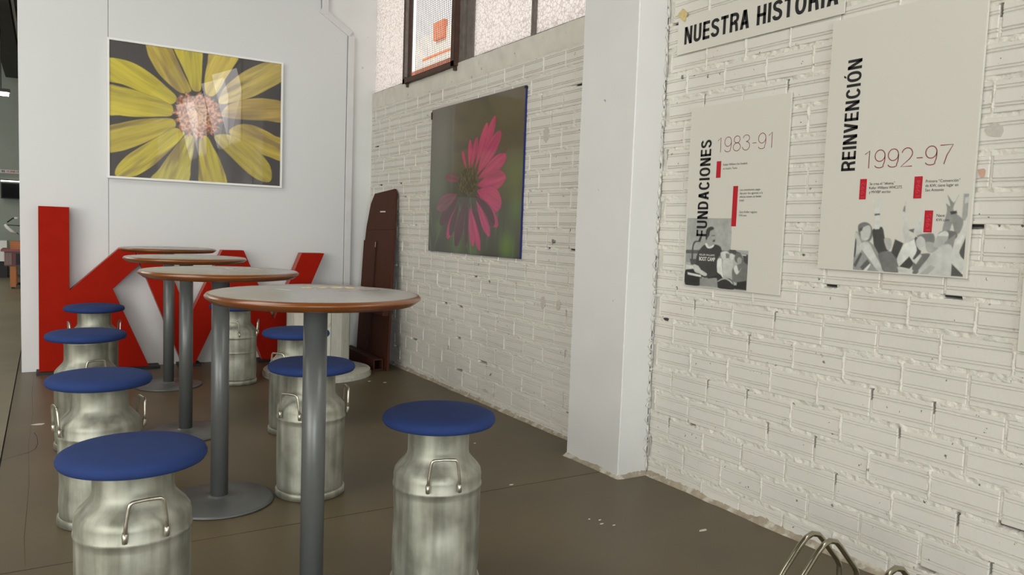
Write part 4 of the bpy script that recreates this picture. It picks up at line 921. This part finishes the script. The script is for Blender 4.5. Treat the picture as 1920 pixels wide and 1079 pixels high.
bar.build('foot_beam', MT['wood'], lb, bevel=.002)
lean(MB().box(-.014, -.004, .205, .217, 1.13, 1.18).build('screw', MT['alu_wire'], lb)); lean(MB().box(-.003, 0, .08, .21, 1.475, 1.487).build('scratch', MT['cream'], lb))
# ================================================================ bicycle rack at the foot of the near wall
bk = empty('bicycle_rack', (2.35, 1.45, 0)); tag(bk, 'stainless steel tube bicycle rack on the floor at the lower right corner', 'bicycle rack')
for k, yy in enumerate((1.643, 1.573, 1.335, 1.262)):
    path = [(1.99, 0.0), (2.07, .10), (2.150, .198), (2.222, .268), (2.256, .293), (2.290, .302), (2.325, .292), (2.352, .268), (2.44, .178), (2.456, .155), (2.459, .125), (2.459, .0)]
    P3 = []
    for i in range(len(path)-1):
        for s in range(3): t = s/3; P3.append((path[i][0]*(1-t)+path[i+1][0]*t-2.35, yy-1.45, path[i][1]*(1-t)+path[i+1][1]*t+.004))
    P3.append((path[-1][0]-2.35, yy-1.45, .004))
    MB().tube(P3, .0098, 12).build('hoop', MT['stainless'], bk)
for xx in (2.459, 1.99): MB().tube([(xx-2.35, .25, .012), (xx-2.35, -.80, .012)], .012, 12).build('floor_bar', MT['stainless'], bk)
# ================================================================ paint flakes on the floor
F1 = 'small pale flake in the cluster on the floor right of the front right stool'
F2 = 'small pale flake on the floor in front of the leaning brown board'
for x, y, s_, lab in ((2.072, 3.30, .018, 'pale flake near the floor joint, left of the pillar foot'), (2.17, 2.66, .014, F1), (2.19, 2.70, .012, F1), (2.15, 2.73, .010, F1), (2.21, 2.62, .012, F1),
                      (2.541, 2.391, .030, 'largest pale flake on the floor, near the foot of the right brick wall'), (2.266, 4.059, .012, 'pale flake on the floor behind the front right stool'),
                      (-.047, 5.574, .05, 'long thin pale flake on the floor left of the third stool'), (2.45, 6.0, .02, F2), (2.35, 6.1, .02, F2)):
    n = 6; a0 = rnd.random()*6
    P = [(math.cos(a0+2*PI*i/n)*s_*(.5+.5*rnd.random()), math.sin(a0+2*PI*i/n)*s_*.45*(.5+.6*rnd.random())) for i in range(n)]
    o = MB().prism(P, 'z', 0, .0015).build('paint_flake', MT['chip'], None, (x, y, .0)); tag(o, lab, 'paint flake', 'paint flakes on the floor')
# ================================================================ far hall seen past the left end of the partition
gt = empty('game_table', (-.45, 15.9, 0)); tag(gt, 'distant dark red cabinet table on wooden legs, past the left edge of the partition', 'table')
MB().box(-.19, 1.1, 0, .8, .40, .655).build('cabinet', mat('dark_red_cabinet', rgb(96, 34, 38), .45), gt)
for k in range(5): MB().box(-.185+k*.022, -.172+k*.022, -.014, 0, .42, .635).build('flute', mat('flute_grey', rgb(150, 128, 120), .5), gt)
MB().box(-.24, 1.15, -.04, .84, .655, .69).build('rim', mat('maroon_rim', rgb(122, 44, 46), .4), gt)
MB().box(-.02, .6, -.012, 0, .42, .62).build('opening', MT['black'], gt)
MT['orange_wood'] = mat('orange_wood', rgb(176, 104, 44), .5, var=.15, vscale=8)
for (a, b) in ((-.11, .02), (.95, .02), (-.11, .70), (.95, .70)):
    l = MB().box(a, a+.09, b, b+.09, .03, .40).build('leg', MT['orange_wood'], gt)
    MB().box(a+.02, a+.07, b+.02, b+.07, 0, .03).build('foot', MT['black'], l)
ob = MB().box(0, .5, 0, .35, 0, .145).build('wooden_box', MT['orange_wood'], None, (-.555, 16.0, .69)); tag(ob, 'orange wooden box on top of the distant dark red table', 'box')
sg_ = empty('shop_banner', (-.9, 19.5, 2.17)); tag(sg_, 'narrow white banner with red and black figures high on the far hall wall', 'banner')
MB().box(-1.5, 1.4, -.02, 0, 0, .075).build('panel', mat('banner_white', rgb(200, 196, 190), .5), sg_)
put_text('10.848', MT['red_ink'], sg_, lambda a, b: (.18+a, -.022, .018+b), .15, .042, .02)
put_text('17.79', MT['ink'], sg_, lambda a, b: (.35+a, -.022, .018+b), .12, .042, .02)
put_text('es', MT['ink'], sg_, lambda a, b: (.09+a, -.022, .018+b), .06, .042, .02)
tv = empty('wall_screen', (-.45, 19.5, 1.63)); tag(tv, 'dark wall screen below the banner on the far hall wall', 'screen')
MB().box(-.38, .35, -.06, 0, 0, .34).build('casing', MT['black'], tv); MB().box(-.355, .325, -.064, -.06, .02, .32).build('screen', mat('dark_screen', rgb(20, 23, 24), .7, spec=.1), tv)
tl = empty('tube_light', (-.6, 19.3, 2.0)); tag(tl, 'thin lit tube above the dark wall screen in the far hall', 'lamp')
MB().box(-.22, .5, -.02, .02, -.012, .012).build('tube', emit('dim_tube', (1, 1, .85), 2.2), tl); MB().box(-.25, .53, -.03, .03, .012, .03).build('housing', MT['black'], tl)
dk = empty('counter', (-1.6, 18.6, 0)); tag(dk, 'pale counter front by the far wall behind the dark red table', 'counter')
MB().box(-.6, .90, 0, .6, .34, .76).build('front', MT['white_frame'], dk); MB().box(-.6, .90, .05, .6, 0, .34).build('plinth', MT['black'], dk)
la = empty('jointed_lamp', (-.5, 17.0, .835)); tag(la, 'jointed lamp with white reflectors on thin dark arms in the far hall', 'lamp')
MB().tube([(-.13, 0, .32), (-.04, 0, .40), (.0, 0, .395)], .012, 8).build('arm', MT['black'], la)
MB().tube([(-.13, 0, .27), (.10, 0, .26)], .008, 8).build('arm', MT['black'], la); MB().tube([(.02, 0, .13), (.10, 0, .05), (.10, 0, .42)], .009, 8).build('arm', MT['black'], la)
MB().tube([(-.17, 0, .28), (-.13, 0, .22), (-.07, 0, .16), (.0, 0, .12)], [.02, .035, .035, .02], 10).build('reflector', MT['white_frame'], la)
MB().tube([(-.02, 0, .40), (.04, 0, .40)], .02, 10).build('reflector', MT['white_frame'], la); MB().tube([(.085, 0, .06), (.085, 0, .20)], .022, 10).build('reflector', MT['white_frame'], la)
MB().lathe([(0, -.835), (.16, -.835), (.16, -.81), (.012, -.80), (.012, .06), (0, .06)], 20, (.10, 0, 0)).build('stand', MT['black'], la)
bm_ = struct(MB().box(-.72, -.42, 7.7, 19.6, 4.2, 4.75).build('ceiling_beam', MT['beam']))
MB().box(-.40, -.37, 7.7, 19.6, 4.25, 4.31).build('cable_tray', MT['white_frame'], bm_)
for k in range(4): MB().box(-1.9+k*.0, -.72, 9.0+k*2.6, 9.16+k*2.6, 4.3, 4.5).build('cross_beam', MT['beam'], bm_)
hl_ = empty('hanging_lamp', (-.60, 14.6, 3.22)); tag(hl_, 'lit hanging lamp near the ceiling in the far hall at the left edge', 'lamp')
MB().box(-.5, .12, -.12, .12, 0, .05).build('shade', MT['beam'], hl_); MB().box(-.48, .10, -.07, .07, -.04, 0).build('tube', MT['lamp_on'], hl_)
for xx in (-.3, .0): MB().tube([(xx, 0, .05), (xx, 0, 1.2)], .006, 6).build('rod', MT['black'], hl_)
